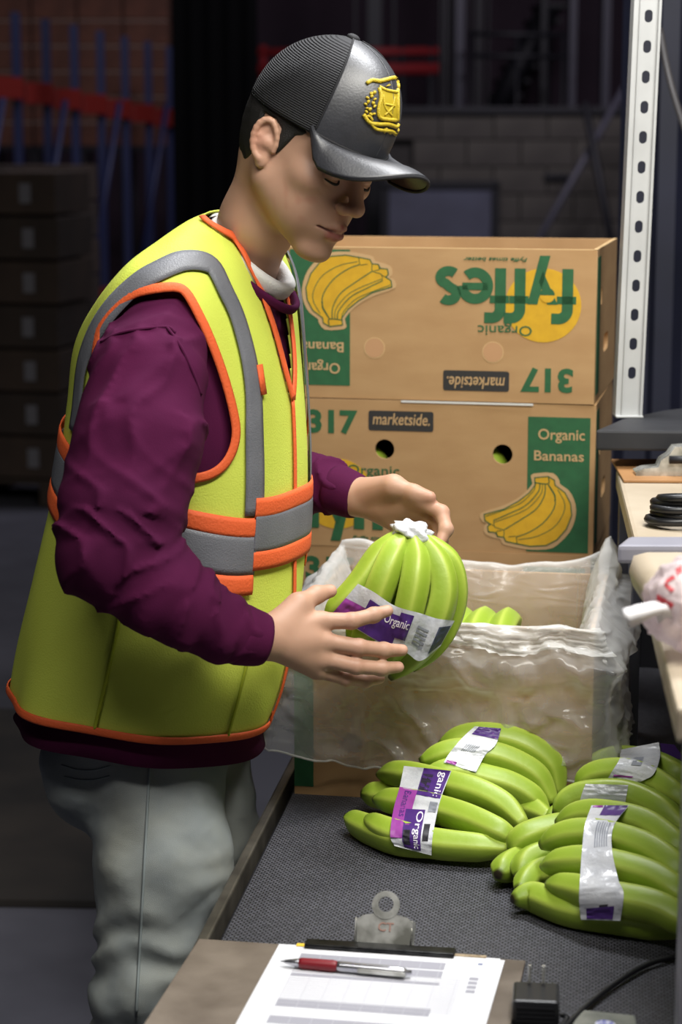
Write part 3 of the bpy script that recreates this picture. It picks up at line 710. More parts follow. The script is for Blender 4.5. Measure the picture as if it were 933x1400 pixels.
# ================================================================== FRONT CLIPBOARD, PEN, ADAPTER
M_board = mat('worn_board', '7b7064', 0.6, col2='54493e', nscale=9, bump=.2, bscale=70, detail=8)
M_paper = mat('paper', 'dcdde2', 0.7); M_rows = mat('printed_grey', '9a9aa4', 0.7); M_line = mat('printed_line', 'b9b9c2', .7)
z0 = TZ + .0008
A, B, C = G(272, 1288, z0), G(719, 1318, z0), G(215, 1402, z0)
ux = (B - A); LW = ux.length; ux.normalize(); vy = Vector((-ux.y, ux.x, 0))
frz = math.atan2(ux.y, ux.x)
org = (A + B) / 2
fb = empty('clipboard', (org.x, org.y, TZ), frz, 'worn brown clipboard holding a printed form on the black belt', 'clipboard', 'clipboards')
box('board', (0, -.16, .0030), (LW, .322, .004), M_board, fb, .0015)
def L(px, py, z): q = WM[fb.name].inverted() @ G(px, py, TZ + z); return q
pa, pb_ = L(383, 1288, .008), L(684, 1312, .008)
pw = pb_.x - pa.x; pyt = -.006
papers = []
for i, (dx, dz, rr) in enumerate(((.0035, .0062, -.012), (0, .0072, 0))):
    bm = bmesh.new(); Mx = Matrix.Translation((pa.x + pw / 2 + dx, pyt - .148, dz)) @ Matrix.Rotation(rr, 4, 'Z')
    add_box(bm, (0, 0, 0), (pw, .297, .0006), Mx); papers.append(link('paper_sheet', bm_mesh(bm), M_paper, fb))
    papers[-1].name = 'paper_sheet'
sheet = papers[-1]
def rect(name, x0, y0, x1, y1, m, z=.0077):
    box(name, (pa.x + (x0 + x1) / 2 * pw, pyt - (y0 + y1) / 2, z), ((x1 - x0) * pw, y1 - y0, .0003), m, sheet, 0)
for y0_, y1_ in ((.024, .045), (.049, .068), (.0815, .089), (.155, .175), (.2, .22)): rect('printed_row', .12, y0_, .77, y1_, M_rows)
for i in range(9): rect('printed_line', .12 + i * .09, .02, .1215 + i * .09, .27, M_line, .0079)
for i in range(16): rect('printed_line', .12, .071 + i * .0062, .86, .0717 + i * .0062, M_line, .0079)
for i in range(4): rect('printed_note', .89, .06 + i * .012, .93, .068 + i * .012, M_rows)
rect('printed_mark', .91, .018, .93, .023, mat('ink_blue', '6f7797', .7))
# scrap of torn cork at the top right and yellow note
box('torn_edge', (L(640, 1305, .006).x, -.004, .0068), (.045, .008, .003), mat('torn_brown', 'a8977c', .9, col2='6d5c45', nscale=120), fb, .001)
box('yellow_note', (L(413, 1294, .006).x, -.006, .0083), (.012, .008, .0006), mat('note_yellow', 'e8c33c', .6), fb, 0)
# chrome clip: black base strip, raised plate and ring
ca, cb_ = L(413, 1300, .01), L(620, 1312, .01)
M_tar = mat('tarnished_strip', '3a3a3a', 0.35, 0.8, col2='141416', nscale=60)
cxm = (ca.x + cb_.x) / 2; cw = cb_.x - ca.x
bm = bmesh.new(); add_box(bm, (cxm, -.006, .011), (cw, .020, .005), None, .002); clip = link('clip_strip', bm_mesh(bm), M_tar, fb)
me = shape2d([[(-.031, 0), (.031, 0), (.033, .026), (.026, .031), (.012, .034), (-.012, .034), (-.026, .031), (-.033, .026)]], .0016)
Mx = Matrix.Translation((cxm + .002, .006, .012)) @ Matrix.Rotation(R(62), 4, 'X'); me.transform(Mx); pl_ = link('clip_plate', me, M_chrome, fb)
for s in (-1, 1):
    me = shape2d([[(0, 0), (.012, 0), (.012, .028), (0, .028)]], .0016); me.transform(Mx @ Matrix.Translation((s * .033, 0, -.006)) @ Matrix.Rotation(R(80), 4, 'Y') @ Matrix.Translation((-.006, 0, 0))); link('clip_cheek', me, M_chrome, fb)
me = shape2d([circle(0, .044, .0165, 28), circle(0, .045, .009, 24)], .003); me.transform(Mx); link('clip_ring', me, M_chrome, fb)
me = text2d('CT', .010, .0002, 'CENTER'); me.transform(Mx @ Matrix.Translation((.002, .014, .0014))); link('scrawled_mark', me, mat('scrawl_red', '977468', .6), fb)
# pen
pz = .0145
q0, q1 = G(384, 1314, TZ + pz), G(563, 1330, TZ + pz); d = (q1 - q0); Lpn = d.length; d.normalize()
pn = empty('ballpoint_pen', (q0.x, q0.y, TZ + .0076), math.atan2(d.y, d.x), 'ballpoint pen with red grip lying on the form', 'pen')
def lathe(prof, m, name, par, seg=18, z=.0068):
    v, f = tube_vf([(x, 0, z) for x, r in prof], [r for x, r in prof], seg, (0, 0, 1)); return link(name, mesh(v, f), m, par, True, True)
M_silver = mat('silver', 'b9b9bf', .25, .9); M_grip = mat('red_grip', '7d1420', .45)
lathe([(0, .0006), (.004, .0012), (.0045, .002), (.022, .0052), (.0225, .005)], M_silver, 'tip', pn)
lathe([(.022, .0055), (.026, .0062), (.06, .0066), (.064, .0062), (.066, .0055)], M_grip, 'grip', pn)
lathe([(.066, .0058), (.07, .006), (.12, .006), (Lpn * .93, .0056), (Lpn * .96, .004), (Lpn * .965, .003), (Lpn, .003)], M_silver, 'barrel', pn)
box('pocket_clip', (Lpn * .78, -.0062, .0062), (.055, .003, .005), M_chrome, pn, .001)
# adapter
ad = G(733, 1385, TZ); adm = empty('power_adapter', (ad.x, ad.y, TZ), R(-6), 'black power adapter plug with upright prongs beside the clipboard', 'adapter')
M_plast = mat('black_plastic', '1a1a1d', .4)
bm = bmesh.new(); add_box(bm, (0, -.01, .0145), (.05, .055, .029), None, .004); link('body', bm_mesh(bm), M_plast, adm)
for s in (-1, 1): box('prong', (s * .0075, .014, .0385), (.0034, .004, .021), M_chrome, adm, .0006)
for i in range(4): box('rib', (0, -.0383 + .0, .007 + i * .005), (.04, .0014, .002), M_plast, adm, 0)
cabp = [G(765, 1412, TZ + .006), G(800, 1378, TZ + .006), G(840, 1346, TZ + .006), G(890, 1317, TZ + .006), G(950, 1303, TZ + .006)]
link_cord = (tube('cord', smooth_pts([adm.location + Vector((.024, -.03, .012)), adm.location + Vector((.03, -.034, .008))] + cabp, 30), .0032, M_plast, adm, 8))
# packet with blue print
pk = [G(x, y, TZ) for x, y in ((795, 1388), (868, 1396), (880, 1440), (770, 1430))]
pkt = tag(prism('foil_packet', [(q.x, q.y) for q in pk], TZ + .0005, TZ + .007, mat('packet_clear', '6d716c', .25, col2='8a8d86', nscale=30), None, .002), 'small clear packet with blue print at the bottom edge', 'packet')
c = G(828, 1400, TZ + .008); me = shape2d([circle(0, 0, .011, 18)], .0006); me.transform(Matrix.Translation((c.x, c.y, TZ + .0075))); link('blue_print', me, mat('ink_royal', '3340a8', .5, col2='d9dbe8', nscale=300), pkt)
# ================================================================== BANANAS
M_ban = mat('banana_green', 'ffffff', 0.42, attr='tint', bump=.12, bscale=120, spec=.45)
M_tape = mat('tape_white', 'd6d8dc', 0.25, col2='c2c5cc', nscale=25, bump=.8, bscale=60, spec=.6)
M_purp = mat('tape_purple', '4b2a78', .4); M_mag = mat('tape_magenta', '99429c', .4); M_tblk = mat('tape_black', '26242c', .5)
M_twht = mat('tape_letter', 'e9e6ef', .5); M_tgry = mat('tape_print_grey', '8f939e', .5)
def banana(pts, r=.0205, parent=None, name='banana', flipend=False, seed=0):
    """curved fruit, pts from blossom tip to stem end"""
    rr = random.Random(seed); n = 30
    c = smooth_pts(pts, n); t = np.linspace(0, 1, n)
    prof = np.interp(t, [0, .015, .05, .12, .25, .55, .80, .92, 1], [.20, .34, .58, .82, .96, 1.0, .92, .66, .42])
    prof = np.convolve(np.pad(prof, 1, 'edge'), [.2, .6, .2], 'valid')
    rot = rr.uniform(0, 6.28)
    NS = 30; rot = 0.0; poly = lambda a: np.cos(np.pi / 5) / np.cos((a % (2 * np.pi / 5)) - np.pi / 5)
    v, f = tube_vf(c, prof * r, NS, None, True, prof=lambda a: (.45 + .55 * poly(a)) * 1.06)
    me = mesh(v, f)
    tv = np.repeat(t, NS); a = np.tile(np.linspace(0, 2 * np.pi, NS, endpoint=False), n)
    base = np.array(lin('92ad34')); lite = np.array(lin('b9ca58')); dark = np.array(lin('6d8c1f')); brown = np.array(lin('2e2716'))
    col = base + (lite - base) * np.clip(1 - np.abs(np.sin(2.5 * a + rot / 2)), 0, 1)[:, None] ** 1.5 * .7
    w = np.clip((.16 - tv) / .16, 0, 1)[:, None]; col = col * (1 - w * .6) + dark * w * .6
    w = np.clip((tv - .86) / .14, 0, 1)[:, None]; col = col * (1 - w * .5) + lite * w * .5
    w = np.clip((.014 - tv) / .012, 0, 1)[:, None]; col = col * (1 - w) + brown * w
    col = col * (1 + rr.uniform(-.08, .05))
    color_attr(me, 'tint', col)
    return link(name, me, M_ban, parent, False, True)
def Z1(x, y): return (460 + x / 3.456, 980 + y / 3.456)
def Z2(x, y): return (660 + x / 3.4176, 1000 + y / 3.4176)
def Z5(x, y): return (390 + x / 3.456, 730 + y / 3.456)
def path(zf, pts, zs):
    """traced centreline; heights above the belt fix the depth"""
    zs = np.interp(np.linspace(0, 1, len(pts)), np.linspace(0, 1, len(zs)), zs)
    return [G(*zf(*p), TZ + z) for p, z in zip(pts, zs)]
def bunch(label, paths, base=None, r=.0205, group='taped bunches of green bananas'):
    allp = np.array([tuple(q) for p in paths for q in p]); c = allp.mean(0)
    t = empty('banana_bunch', (c[0], c[1], TZ if base is None else base), 0, label, 'bananas', group)
    bs = [banana(p, r, t, seed=i * 13 + int(abs(c[0]) * 1000)) for i, p in enumerate(paths)]
    V, F = [], []
    for b in bs:
        Mw = WM[b.name]; o = len(V); V += [Mw @ v.co for v in b.data.vertices]; F += [tuple(i + o for i in p.vertices) for p in b.data.polygons]
    return t, BVHTree.FromPolygons(V, F)
def tape(t, bvh, rows, m=None, n=36, nx=10, off=.002, name='tape', smoothk=5, dropto=None):
    """rows: (left px, right px) pairs down the tape -> sheet draped on the fruit; returns a sampler"""
    La = smooth_pts([r[0] for r in rows], n); Ra = smooth_pts([r[1] for r in rows], n)
    D = np.full((n, nx), np.nan)
    for i in range(n):
        for j in range(nx):
            q = La[i] + (Ra[i] - La[i]) * j / (nx - 1); h = bvh.ray_cast(CAM, ray(*q).normalized())
            if h[0] is not None: D[i, j] = h[3]
    for j in range(nx):
        ok = ~np.isnan(D[:, j])
        if ok.any(): D[:, j] = np.interp(np.arange(n), np.where(ok)[0], D[ok, j])
    med = np.nanmedian(D); D = np.where(np.isnan(D), med, D)
    D0 = D.copy(); pad = np.pad(D, ((3, 3), (0, 0)), 'edge'); Dm = np.min([pad[k:k + n] for k in range(7)], 0)
    D = Dm * .55 + D * .45
    for _ in range(2): pad = np.pad(D, ((2, 2), (2, 2)), 'edge'); D = sum(pad[a:a + n, b:b + nx] for a in range(5) for b in range(5)) / 25
    rr = np.random.default_rng(n + nx + int(La[0][0])); wr = rr.normal(0, .0007, D.shape)
    D = np.minimum(D, D0 + .001) - off + wr
    V = np.empty((n, nx, 3))
    for i in range(n):
        for j in range(nx):
            q = La[i] + (Ra[i] - La[i]) * j / (nx - 1); V[i, j] = CAM + ray(*q).normalized() * D[i, j]
    def samp(u, v, up=0.):
        u = min(max(u, 0), 1) * (nx - 1); v = min(max(v, 0), 1) * (n - 1); i, j = min(int(v), n - 2), min(int(u), nx - 2); a, b = v - i, u - j
        p = Vector((V[i, j] * (1 - a) * (1 - b) + V[i + 1, j] * a * (1 - b) + V[i, j + 1] * (1 - a) * b + V[i + 1, j + 1] * a * b)); return p + (CAM - p).normalized() * up
    F = [(i * nx + j, i * nx + j + 1, (i + 1) * nx + j + 1, (i + 1) * nx + j) for i in range(n - 1) for j in range(nx - 1)]
    o = link(name, mesh(V.reshape(-1, 3), F), m or M_tape, t, False, True)
    return o, samp
def tprint(o, samp, u0, v0, u1, v1, m, up=.0010, name='tape_print', n=22):
    V, F = [], []
    for i in range(n):
        for j in range(n): V.append(samp(u0 + (u1 - u0) * j / (n - 1), v0 + (v1 - v0) * i / (n - 1), up))
    F = [(i * n + j, i * n + j + 1, (i + 1) * n + j + 1, (i + 1) * n + j) for i in range(n - 1) for j in range(n - 1)]
    return link(name, mesh(V, F), m, o, False, True)
def ttext(o, samp, s, u0, v0, u1, v1, m, rot=0, up=.0016):
    """lettering mapped on the tape; rot=1 runs down the tape"""
    me = text2d(s, 1.0, .012, thick=.0); co = np.array([tuple(v.co) for v in me.vertices]); co[:, 0] /= co[:, 0].max()
    lo, hi = min(0, co[:, 1].min()), co[:, 1].max()
    yy = (co[:, 1] - lo) / (hi - lo)
    for v, x, y in zip(me.vertices, co[:, 0], yy):
        v.co = samp(u0 + (u1 - u0) * (y if rot else x), v0 + (v1 - v0) * (x if rot else 1 - y), up)
    return link('tape_lettering', me, m, o, False)
# bunch A
pa_ = [path(Z1, [(200, 272), (320, 272), (520, 318), (680, 362), (800, 425), (890, 515)], [.052, .066, .07, .066, .055, .04]),
       path(Z1, [(182, 390), (300, 402), (480, 437), (640, 487), (770, 545), (850, 588)], [.04, .05, .052, .05, .044, .034]),
       path(Z1, [(140, 480), (260, 545), (460, 595), (640, 614), (820, 625)], [.034, .03, .026, .026, .026]),
       path(Z1, [(48, 472), (150, 525), (290, 580), (450, 600), (620, 610)], [.022, .021, .022, .024, .025]),
       path(Z1, [(118, 362), (220, 372), (400, 400), (600, 450), (800, 540)], [.028, .028, .028, .028, .028])]
tA, bA = bunch('taped green banana bunch in front of the carton, label reading Organic upright', pa_)
o, s = tape(tA, bA, [(Z1(320, 232), Z1(545, 255)), (Z1(300, 330), Z1(500, 370)), (Z1(270, 440), Z1(478, 450)), (Z1(255, 560), Z1(455, 570)), (Z1(275, 610), Z1(450, 655))])
tprint(o, s, .42, .0, .98, .30, M_purp); tprint(o, s, .0, .25, .42, .78, M_mag); tprint(o, s, .28, .48, .72, .97, M_purp, .0014)
ttext(o, s, 'Organic', .50, .50, .70, .95, M_twht, 1, .0022); ttext(o, s, 'Bananas', .14, .28, .30, .56, M_purp, 1, .0012); ttext(o, s, 'ganic', .74, .02, .94, .28, M_twht, 1, .0012)
tprint(o, s, .44, .06, .66, .26, M_tblk, .001); tprint(o, s, .30, .68, .46, .9, M_tblk, .0018); tprint(o, s, .78, .36, .96, .5, M_tgry); tprint(o, s, .76, .62, .9, .8, M_tblk)
# bunch B
pB = [[P(x, y, Y) for (x, y), Y in zip([(600, 1020), (640, 1007), (690, 1010), (730, 1026), (757, 1050), (765, 1086)], [2.87, 2.872, 2.868, 2.86, 2.85, 2.835])],
      [P(x, y, Y) for (x, y), Y in zip([(574, 1042), (616, 1029), (663, 1031), (704, 1044), (736, 1064), (757, 1098)], [2.842, 2.845, 2.843, 2.84, 2.832, 2.815])],
      [P(x, y, Y) for (x, y), Y in zip([(578, 1058), (622, 1054), (660, 1064), (698, 1075), (728, 1092), (747, 1114)], [2.815, 2.82, 2.82, 2.817, 2.81, 2.80])],
      path(lambda x, y: (x, y), [(590, 1085), (640, 1080), (690, 1090), (725, 1105), (752, 1118)], [.021, .021, .021, .021, .022])]
tB, bB = bunch('taped green banana bunch leaning behind the Organic labelled bunch', pB)
o, s = tape(tB, bB, [(Z1(655, 45), Z1(780, 55)), (Z1(600, 95), Z1(755, 130)), (Z1(540, 165), Z1(705, 180)), (Z1(508, 215), Z1(660, 262))])
tprint(o, s, .15, .0, 1, .22, M_purp); tprint(o, s, .62, .04, .98, .2, M_mag, .0009)
for i in range(7): tprint(o, s, .25 + .06 * i, .45, .28 + .06 * i, .62, M_tgry, .0010, n=6)
tprint(o, s, .05, .9, .35, .98, M_mag)
# right heap: bunch C
pC = [path(Z2, [(345, 432), (480, 388), (650, 402), (790, 447), (925, 545), (1010, 640)], [.075, .092, .098, .095, .085, .06]),
      path(Z2, [(270, 535), (400, 485), (560, 485), (780, 550), (925, 652), (1010, 740)], [.065, .083, .09, .088, .075, .055]),
      path(Z2, [(280, 632), (400, 612), (560, 618), (790, 680), (925, 762), (1010, 830)], [.05, .066, .073, .07, .06, .045]),
      path(Z2, [(303, 712), (420, 735), (560, 768), (800, 815), (925, 876), (1010, 930)], [.043, .047, .05, .05, .042, .034]),
      path(Z2, [(128, 562), (200, 500), (330, 462), (480, 450), (640, 470)], [.03, .048, .055, .055, .05]),
      path(Z2, [(72, 670), (140, 620), (260, 575), (420, 560)], [.022, .022, .022, .022]),
      path(Z2, [(165, 688), (220, 610), (320, 575), (480, 560), (660, 590)], [.022, .034, .04, .042, .04]),
      path(Z2, [(165, 745), (250, 672), (350, 648), (500, 650), (680, 690)], [.021, .026, .028, .03, .03]),
      path(Z2, [(138, 785), (240, 772), (400, 830), (600, 865), (800, 900), (960, 930)], [.021, .0215, .0215, .0215, .0215, .0215])]
tC, bC = bunch('large front banana bunch at right under a broad white tape', pC)
o, s = tape(tC, bC, [(Z2(510, 345), Z2(685, 345)), (Z2(478, 440), Z2(615, 440)), (Z2(465, 560), Z2(605, 545)), (Z2(455, 700), Z2(635, 690)), (Z2(452, 790), Z2(660, 760)), (Z2(460, 880), Z2(645, 885))], n=48)
tprint(o, s, .35, .0, .98, .10, M_purp); tprint(o, s, .45, .01, .7, .09, M_tblk, .0009); tprint(o, s, .05, .0, .32, .02, M_mag)
for i in range(6): tprint(o, s, .40 + .08 * i, .16 + .01 * (i % 2), .445 + .08 * i, .38, M_tgry, .0010, n=8)
tprint(o, s, .15, .89, .8, .99, M_purp); tprint(o, s, .45, .87, .65, .93, M_tblk, .0009)
# bunch E and D behind it
pE = [path(Z2, [(338, 392), (420, 312), (560, 287), (700, 300), (840, 365), (960, 470)], [.05, .07, .08, .08, .072, .055]),
      path(Z2, [(300, 415), (400, 380), (560, 350), (760, 370), (940, 440)], [.022, .024, .026, .026, .026])]
tE, bE = bunch('green bananas wedged between the two taped bunches at right', pE)
o, s = tape(tE, bE, [(Z2(482, 245), Z2(682, 250)), (Z2(465, 290), Z2(675, 290)), (Z2(450, 345), Z2(668, 332))], n=14)
tprint(o, s, .1, .75, .3, .9, M_tgry); tprint(o, s, .35, .86, .7, .95, M_mag)
pD = [path(Z2, [(440, 268), (520, 208), (650, 190), (780, 222), (900, 290), (1000, 370)], [.05, .07, .08, .08, .075, .06]),
      path(Z2, [(462, 225), (540, 155), (650, 127), (800, 150), (910, 200), (1000, 260)], [.045, .06, .068, .07, .065, .05]),
      path(Z2, [(470, 262), (560, 230), (700, 240), (860, 280), (1000, 340)], [.021, .022, .022, .022, .022])]
tD, bD = bunch('rear banana bunch at right with crumpled clear tape and purple tag', pD)
o, s = tape(tD, bD, [(Z2(645, 85), Z2(825, 50)), (Z2(640, 130), Z2(830, 120)), (Z2(610, 180), Z2(800, 200)), (Z2(580, 230), Z2(740, 235))], n=24, off=.006)
tprint(o, s, .1, .80, .6, .86, M_mag); tprint(o, s, .35, .3, .6, .5, M_tgry)
tg = [P(*Z2(*q), 2.86) for q in ((830, 55), (885, 100), (928, 178), (838, 120))]
me = shape2d([[(0, 0), (.02, -.002), (.034, -.022), (.004, -.02)]], .0008); me.transform(Matrix.Translation(tg[0]) @ Matrix.Rotation(R(75), 4, 'X')); link('paper_tag', me, M_purp, tD, False)
# held bunch
def HP(pts, Y): 
    Y = np.interp(np.linspace(0, 1, len(pts)), np.linspace(0, 1, len(Y)), Y); return [P(*Z5(*p), y) for p, y in zip(pts, Y)]
HY = 2.76
hp_ = [HP([(195, 395), (290, 320), (375, 225), (450, 110), (545, 0)], [HY + .01, HY + .005, HY + .01, HY + .02, HY + .03]),
       HP([(330, 560), (390, 430), (430, 300), (480, 170), (520, 80), (570, 0)], [HY + .02, HY + .0, HY - .012, HY - .005, HY + .01, HY + .03]),
       HP([(450, 640), (545, 500), (580, 370), (612, 220), (618, 110), (595, -5)], [HY + .025, HY - .008, HY - .02, HY - .012, HY + .005, HY + .03]),
       HP([(500, 680), (640, 540), (715, 400), (745, 260), (715, 130), (625, 0)], [HY + .03, HY + .0, HY - .010, HY - .002, HY + .012, HY + .03]),
       HP([(600, 640), (720, 500), (785, 360), (795, 230), (760, 120), (650, 10)], [HY + .035, HY + .03, HY + .03, HY + .03, HY + .032, HY + .035]),
       HP([(300, 500), (380, 420), (500, 300), (560, 150), (600, 0)], [HY + .035, HY + .035, HY + .04, HY + .04, HY + .035])]
tH, bH = bunch('taped green banana bunch held between the worker\'s hands', hp_, base=P(520, 925, HY).z)
o, s = tape(tH, bH, [(Z5(345, 235), Z5(215, 385)), (Z5(420, 275), Z5(330, 445)), (Z5(520, 340), Z5(450, 515)), (Z5(640, 375), Z5(570, 560)), (Z5(720, 400), Z5(640, 600)), (Z5(802, 410), Z5(735, 530))], n=40)
tprint(o, s, .45, .0, .95, .2, M_mag); tprint(o, s, .2, .2, .98, .48, M_purp); tprint(o, s, .6, .2, .98, .40, M_mag, .0008); tprint(o, s, .1, .46, .75, .56, M_purp); ttext(o, s, 'Organic', .55, .36, .25, .55, M_twht, 1)
tprint(o, s, .2, .86, .9, .99, mat('tape_navy', '4a5166', .45)); 
for i in range(5): tprint(o, s, .3 + .1 * i, .62, .35 + .1 * i, .76, M_tgry, .0010, n=6)
bm = bmesh.new(); bmesh.ops.create_icosphere(bm, subdivisions=4, radius=1.0); cc = P(566, 729, HY + .03)
for v in bm.verts:
    n = v.co.normalized(); q = 1 + .35 * mnoise.fractal(n * 1.8, 1, 2, 4) + .12 * abs(mnoise.noise(n * 6))
    v.co = Vector((cc.x + n.x * .026 * q + n.z * -.004, cc.y + n.y * .02 * q, cc.z + n.z * .017 * q - n.x * .006))
link('crown_wrap', bm_mesh(bm), mat('wrap_white', 'd5d6da', .3, bump=.5, bscale=120), tH, False, True)
# fruit seen through the round holes of the middle carton and in the open carton
for i, (hx, lab) in enumerate(((515, 'green banana glimpsed through the left round hole of the middle carton'), (676, 'green banana glimpsed through the right round hole of the middle carton'))):
    c = P(hx, 633, 3.0); yb = cr.y + (.41 - P(hx, 625, 3.5).x) * .207
    pts = [P(hx - 34, 612, yb + .035), P(hx - 12, 622, yb + .032), P(hx + 4, 640, yb + .034), P(hx + 6, 680, yb + .045)]
    b = banana([Vector(q) for q in pts], .02, None, seed=40 + i); tag(b, lab, 'banana', 'bananas inside the middle carton')
ib = WM[t.name] if False else Matrix.Translation(obase) @ Matrix.Rotation(orz, 4, 'Z')
pI = [[ib @ Vector(q) for q in ((-.06 + .042 * i, .10, .17), (-.055 + .04 * i, .17, .205), (-.04 + .036 * i, .25, .21), (-.02 + .03 * i, .32, .18))] for i in range(4)]
bunch('loose green banana bunch lying inside the open lined carton', pI, base=TZ + .16, group='bananas inside the open carton')
pI = [[ib @ Vector(q) for q in ((-.13 + .05 * i, .06, .03), (-.12 + .05 * i, .16, .10), (-.11 + .05 * i, .26, .10), (-.10 + .05 * i, .34, .04))] for i in range(6)]
bunch('bottom banana bunch filling the open lined carton', pI, base=TZ + .008, r=.024, group='bananas inside the open carton')
# ================================================================== LINER BAG OVER THE OPEN CARTON
M_bag = bpy.data.materials.new('clear_film'); M_bag.use_nodes = True; film(M_bag, 'f4f4f2', .25, .13, .85, .7)
nu, nv = 300, 90
hw, dp, H_ = OBW / 2, OBD, OBH
def loop_pt(u):
    """unit perimeter walk of the carton: returns xy and outward normal, starting at the front left corner going right"""
    per = 2 * (OBW + OBD); s = (u % 1.0) * per; rc = .03
    segs = [((-hw, 0), (1, 0), OBW, (0, -1)), ((hw, 0), (0, 1), OBD, (1, 0)), ((hw, dp), (-1, 0), OBW, (0, 1)), ((-hw, dp), (0, -1), OBD, (-1, 0))]
    for (o, d, L_, n) in segs:
        if s <= L_: return o[0] + d[0] * s, o[1] + d[1] * s, n, s / L_, segs.index((o, d, L_, n))
        s -= L_
    return -hw, 0, (-1, 0), 1, 3
def wob(a, b, c, s=0.): return mnoise.noise(Vector((a + s, b + s * 1.7, c)))
V = np.zeros((nu, nv, 3))
cornerU = np.cumsum([OBW, OBD, OBW, OBD]) / (2 * (OBW + OBD))
for i in range(nu):
    u = i / nu; x, y, n, f_, side = loop_pt(u)
    nn = np.zeros(2)
    for du in np.linspace(-.028, .028, 9): q = loop_pt(u + du); nn += np.array(q[2], float)
    nn /= np.linalg.norm(nn) + 1e-9
    cs = Vector((math.cos(2 * math.pi * u), math.sin(2 * math.pi * u), 0)) * 1.6
    crest = [.004, .006 + .03 * f_ ** 2, .022, .02][side] + .006 * wob(cs.x * 3, cs.y * 3, 0)
    if side == 1: crest += .03 * math.exp(-((f_ - .95) / .2) ** 2)
    if side == 2: crest += .022 * math.exp(-(f_ / .08) ** 2) + .022 * math.exp(-((f_ - .93) / .12) ** 2) - .012 * math.exp(-((f_ - .4) / .2) ** 2)
    if side == 3: crest += .012 * math.exp(-(f_ / .3) ** 2)
    hem = [.070 - .022 * math.sin(f_ * 3.0) - .012 * f_, .075 + .01 * f_, .13, .10 - .025 * f_][side] + .008 * wob(cs.x * 4, cs.y * 4, 5)
    flare = [.010, .034, .004, .040][side]
    if side == 0: flare = .008 + .022 * (abs(f_ - .5) * 2) ** 2
    bulge = [.022, .030, .004, .022][side]
    for j in range(nv):
        v = j / (nv - 1)
        if v < .30:      # inside, from below up to the crest
            t = v / .30; z = H_ - .13 + (.13 + crest) * t; o_ = -.016 - .012 * math.sin(t * 3.1) + .012 * t ** 4
        else:            # over the rim and down the outside
            t = (v - .30) / .70; z = H_ + crest - (H_ + crest - hem) * t ** 1.0
            o_ = .006 * min(1, t * 12) + bulge * math.exp(-((t - .26) / .13) ** 2) + flare * (.15 + .85 * t) * min(1, t * 3)
            if side == 2: o_ = .003 * min(1, t * 10)
            if z > H_ and t > 0: o_ = min(o_, .012)
        p = cs * 1.0
        amp = .35 + .65 * min(1, abs(v - .30) * 5)
        fold = (1 - abs(wob(p.x * 3.2 + v * 1.2, p.y * 3.2, v * 4.0, 11)) * 2.2) ** 2 * .010 + wob(p.x * 7, p.y * 7, v * 7, 3) * .007 + (1 - abs(wob(p.x * 9 - v * 2, p.y * 9, v * 11, 20)) * 2.) ** 2 * .0035
        if side == 2: fold *= .15 if v > .3 else .8
        o_ += max(fold, -.004) * amp * (1 if v > .3 else -.8)
        if v > .36: o_ = max(o_, .0035)
        if side == 2 and v > .3: o_ = min(o_, .010)
        z += wob(p.x * 6, p.y * 6, v * 8, 8) * .006 * amp
        V[i, j] = (x + nn[0] * o_, y + nn[1] * o_, z)
Mb = Matrix.Translation(obase) @ Matrix.Rotation(orz, 4, 'Z')
F = [(i * nv + j, ((i + 1) % nu) * nv + j, ((i + 1) % nu) * nv + j + 1, i * nv + j + 1) for i in range(nu) for j in range(nv - 1)]
me = mesh(V.reshape(-1, 3), F); me.transform(Mb)
lb = link('liner_bag', me, M_bag, None, True, True)
tag(lb, 'clear crumpled plastic liner bag folded over the rim of the open carton', 'plastic bag')

hemp = [Mb @ Vector(V[i, nv - 1]) for i in range(nu)]
M_hem = bpy.data.materials.new('film_hem'); M_hem.use_nodes = True; film(M_hem, 'ecece9', .45, .2, .4, .3)
tube('hem', hemp, .0016, M_hem, lb, 6, closed=True)

# loose folded cuff lying over the rim, front and right side
j0, j1 = int(nv * .285), int(nv * .52); VV, FF = [], []; idx = [i for i in range(nu) if i / nu < .52 or i / nu > .93]
idx = [i for i in range(nu) if i / nu > .95] + [i for i in range(nu) if i / nu < .265]; nj = j1 - j0
for i in idx:
    x, y, n, f_, side = loop_pt(i / nu); nn = np.zeros(2)
    for du in np.linspace(-.028, .028, 9): nn += np.array(loop_pt(i / nu + du)[2], float)
    nn /= np.linalg.norm(nn) + 1e-9; a_ = i / nu * 2 * math.pi
    cut = .55 + .35 * wob(math.cos(a_) * 3, math.sin(a_) * 3, 2.)
    for j in range(nj):
        p = V[i, j0 + int(j * cut)].copy(); k = j / nj; w_ = .005 + .009 * (1 - abs(wob(math.cos(a_) * 2.5 + k * 2, math.sin(a_) * 2.5, k * 5, 31)) * 2) ** 2 + .003 * wob(math.cos(a_) * 6, math.sin(a_) * 6, k * 14, 4)
        w_ = max(w_, .002) * min(1, .2 + k * 3); p[:2] += nn * w_; p[2] += .004 * (1 - k); VV.append(Mb @ Vector(p))
FF = [(a * nj + j, (a + 1) * nj + j, (a + 1) * nj + j + 1, a * nj + j + 1) for a in range(len(idx) - 1) for j in range(nj - 1)]
link('folded_cuff', mesh(VV, FF), M_hem, lb, False, True)
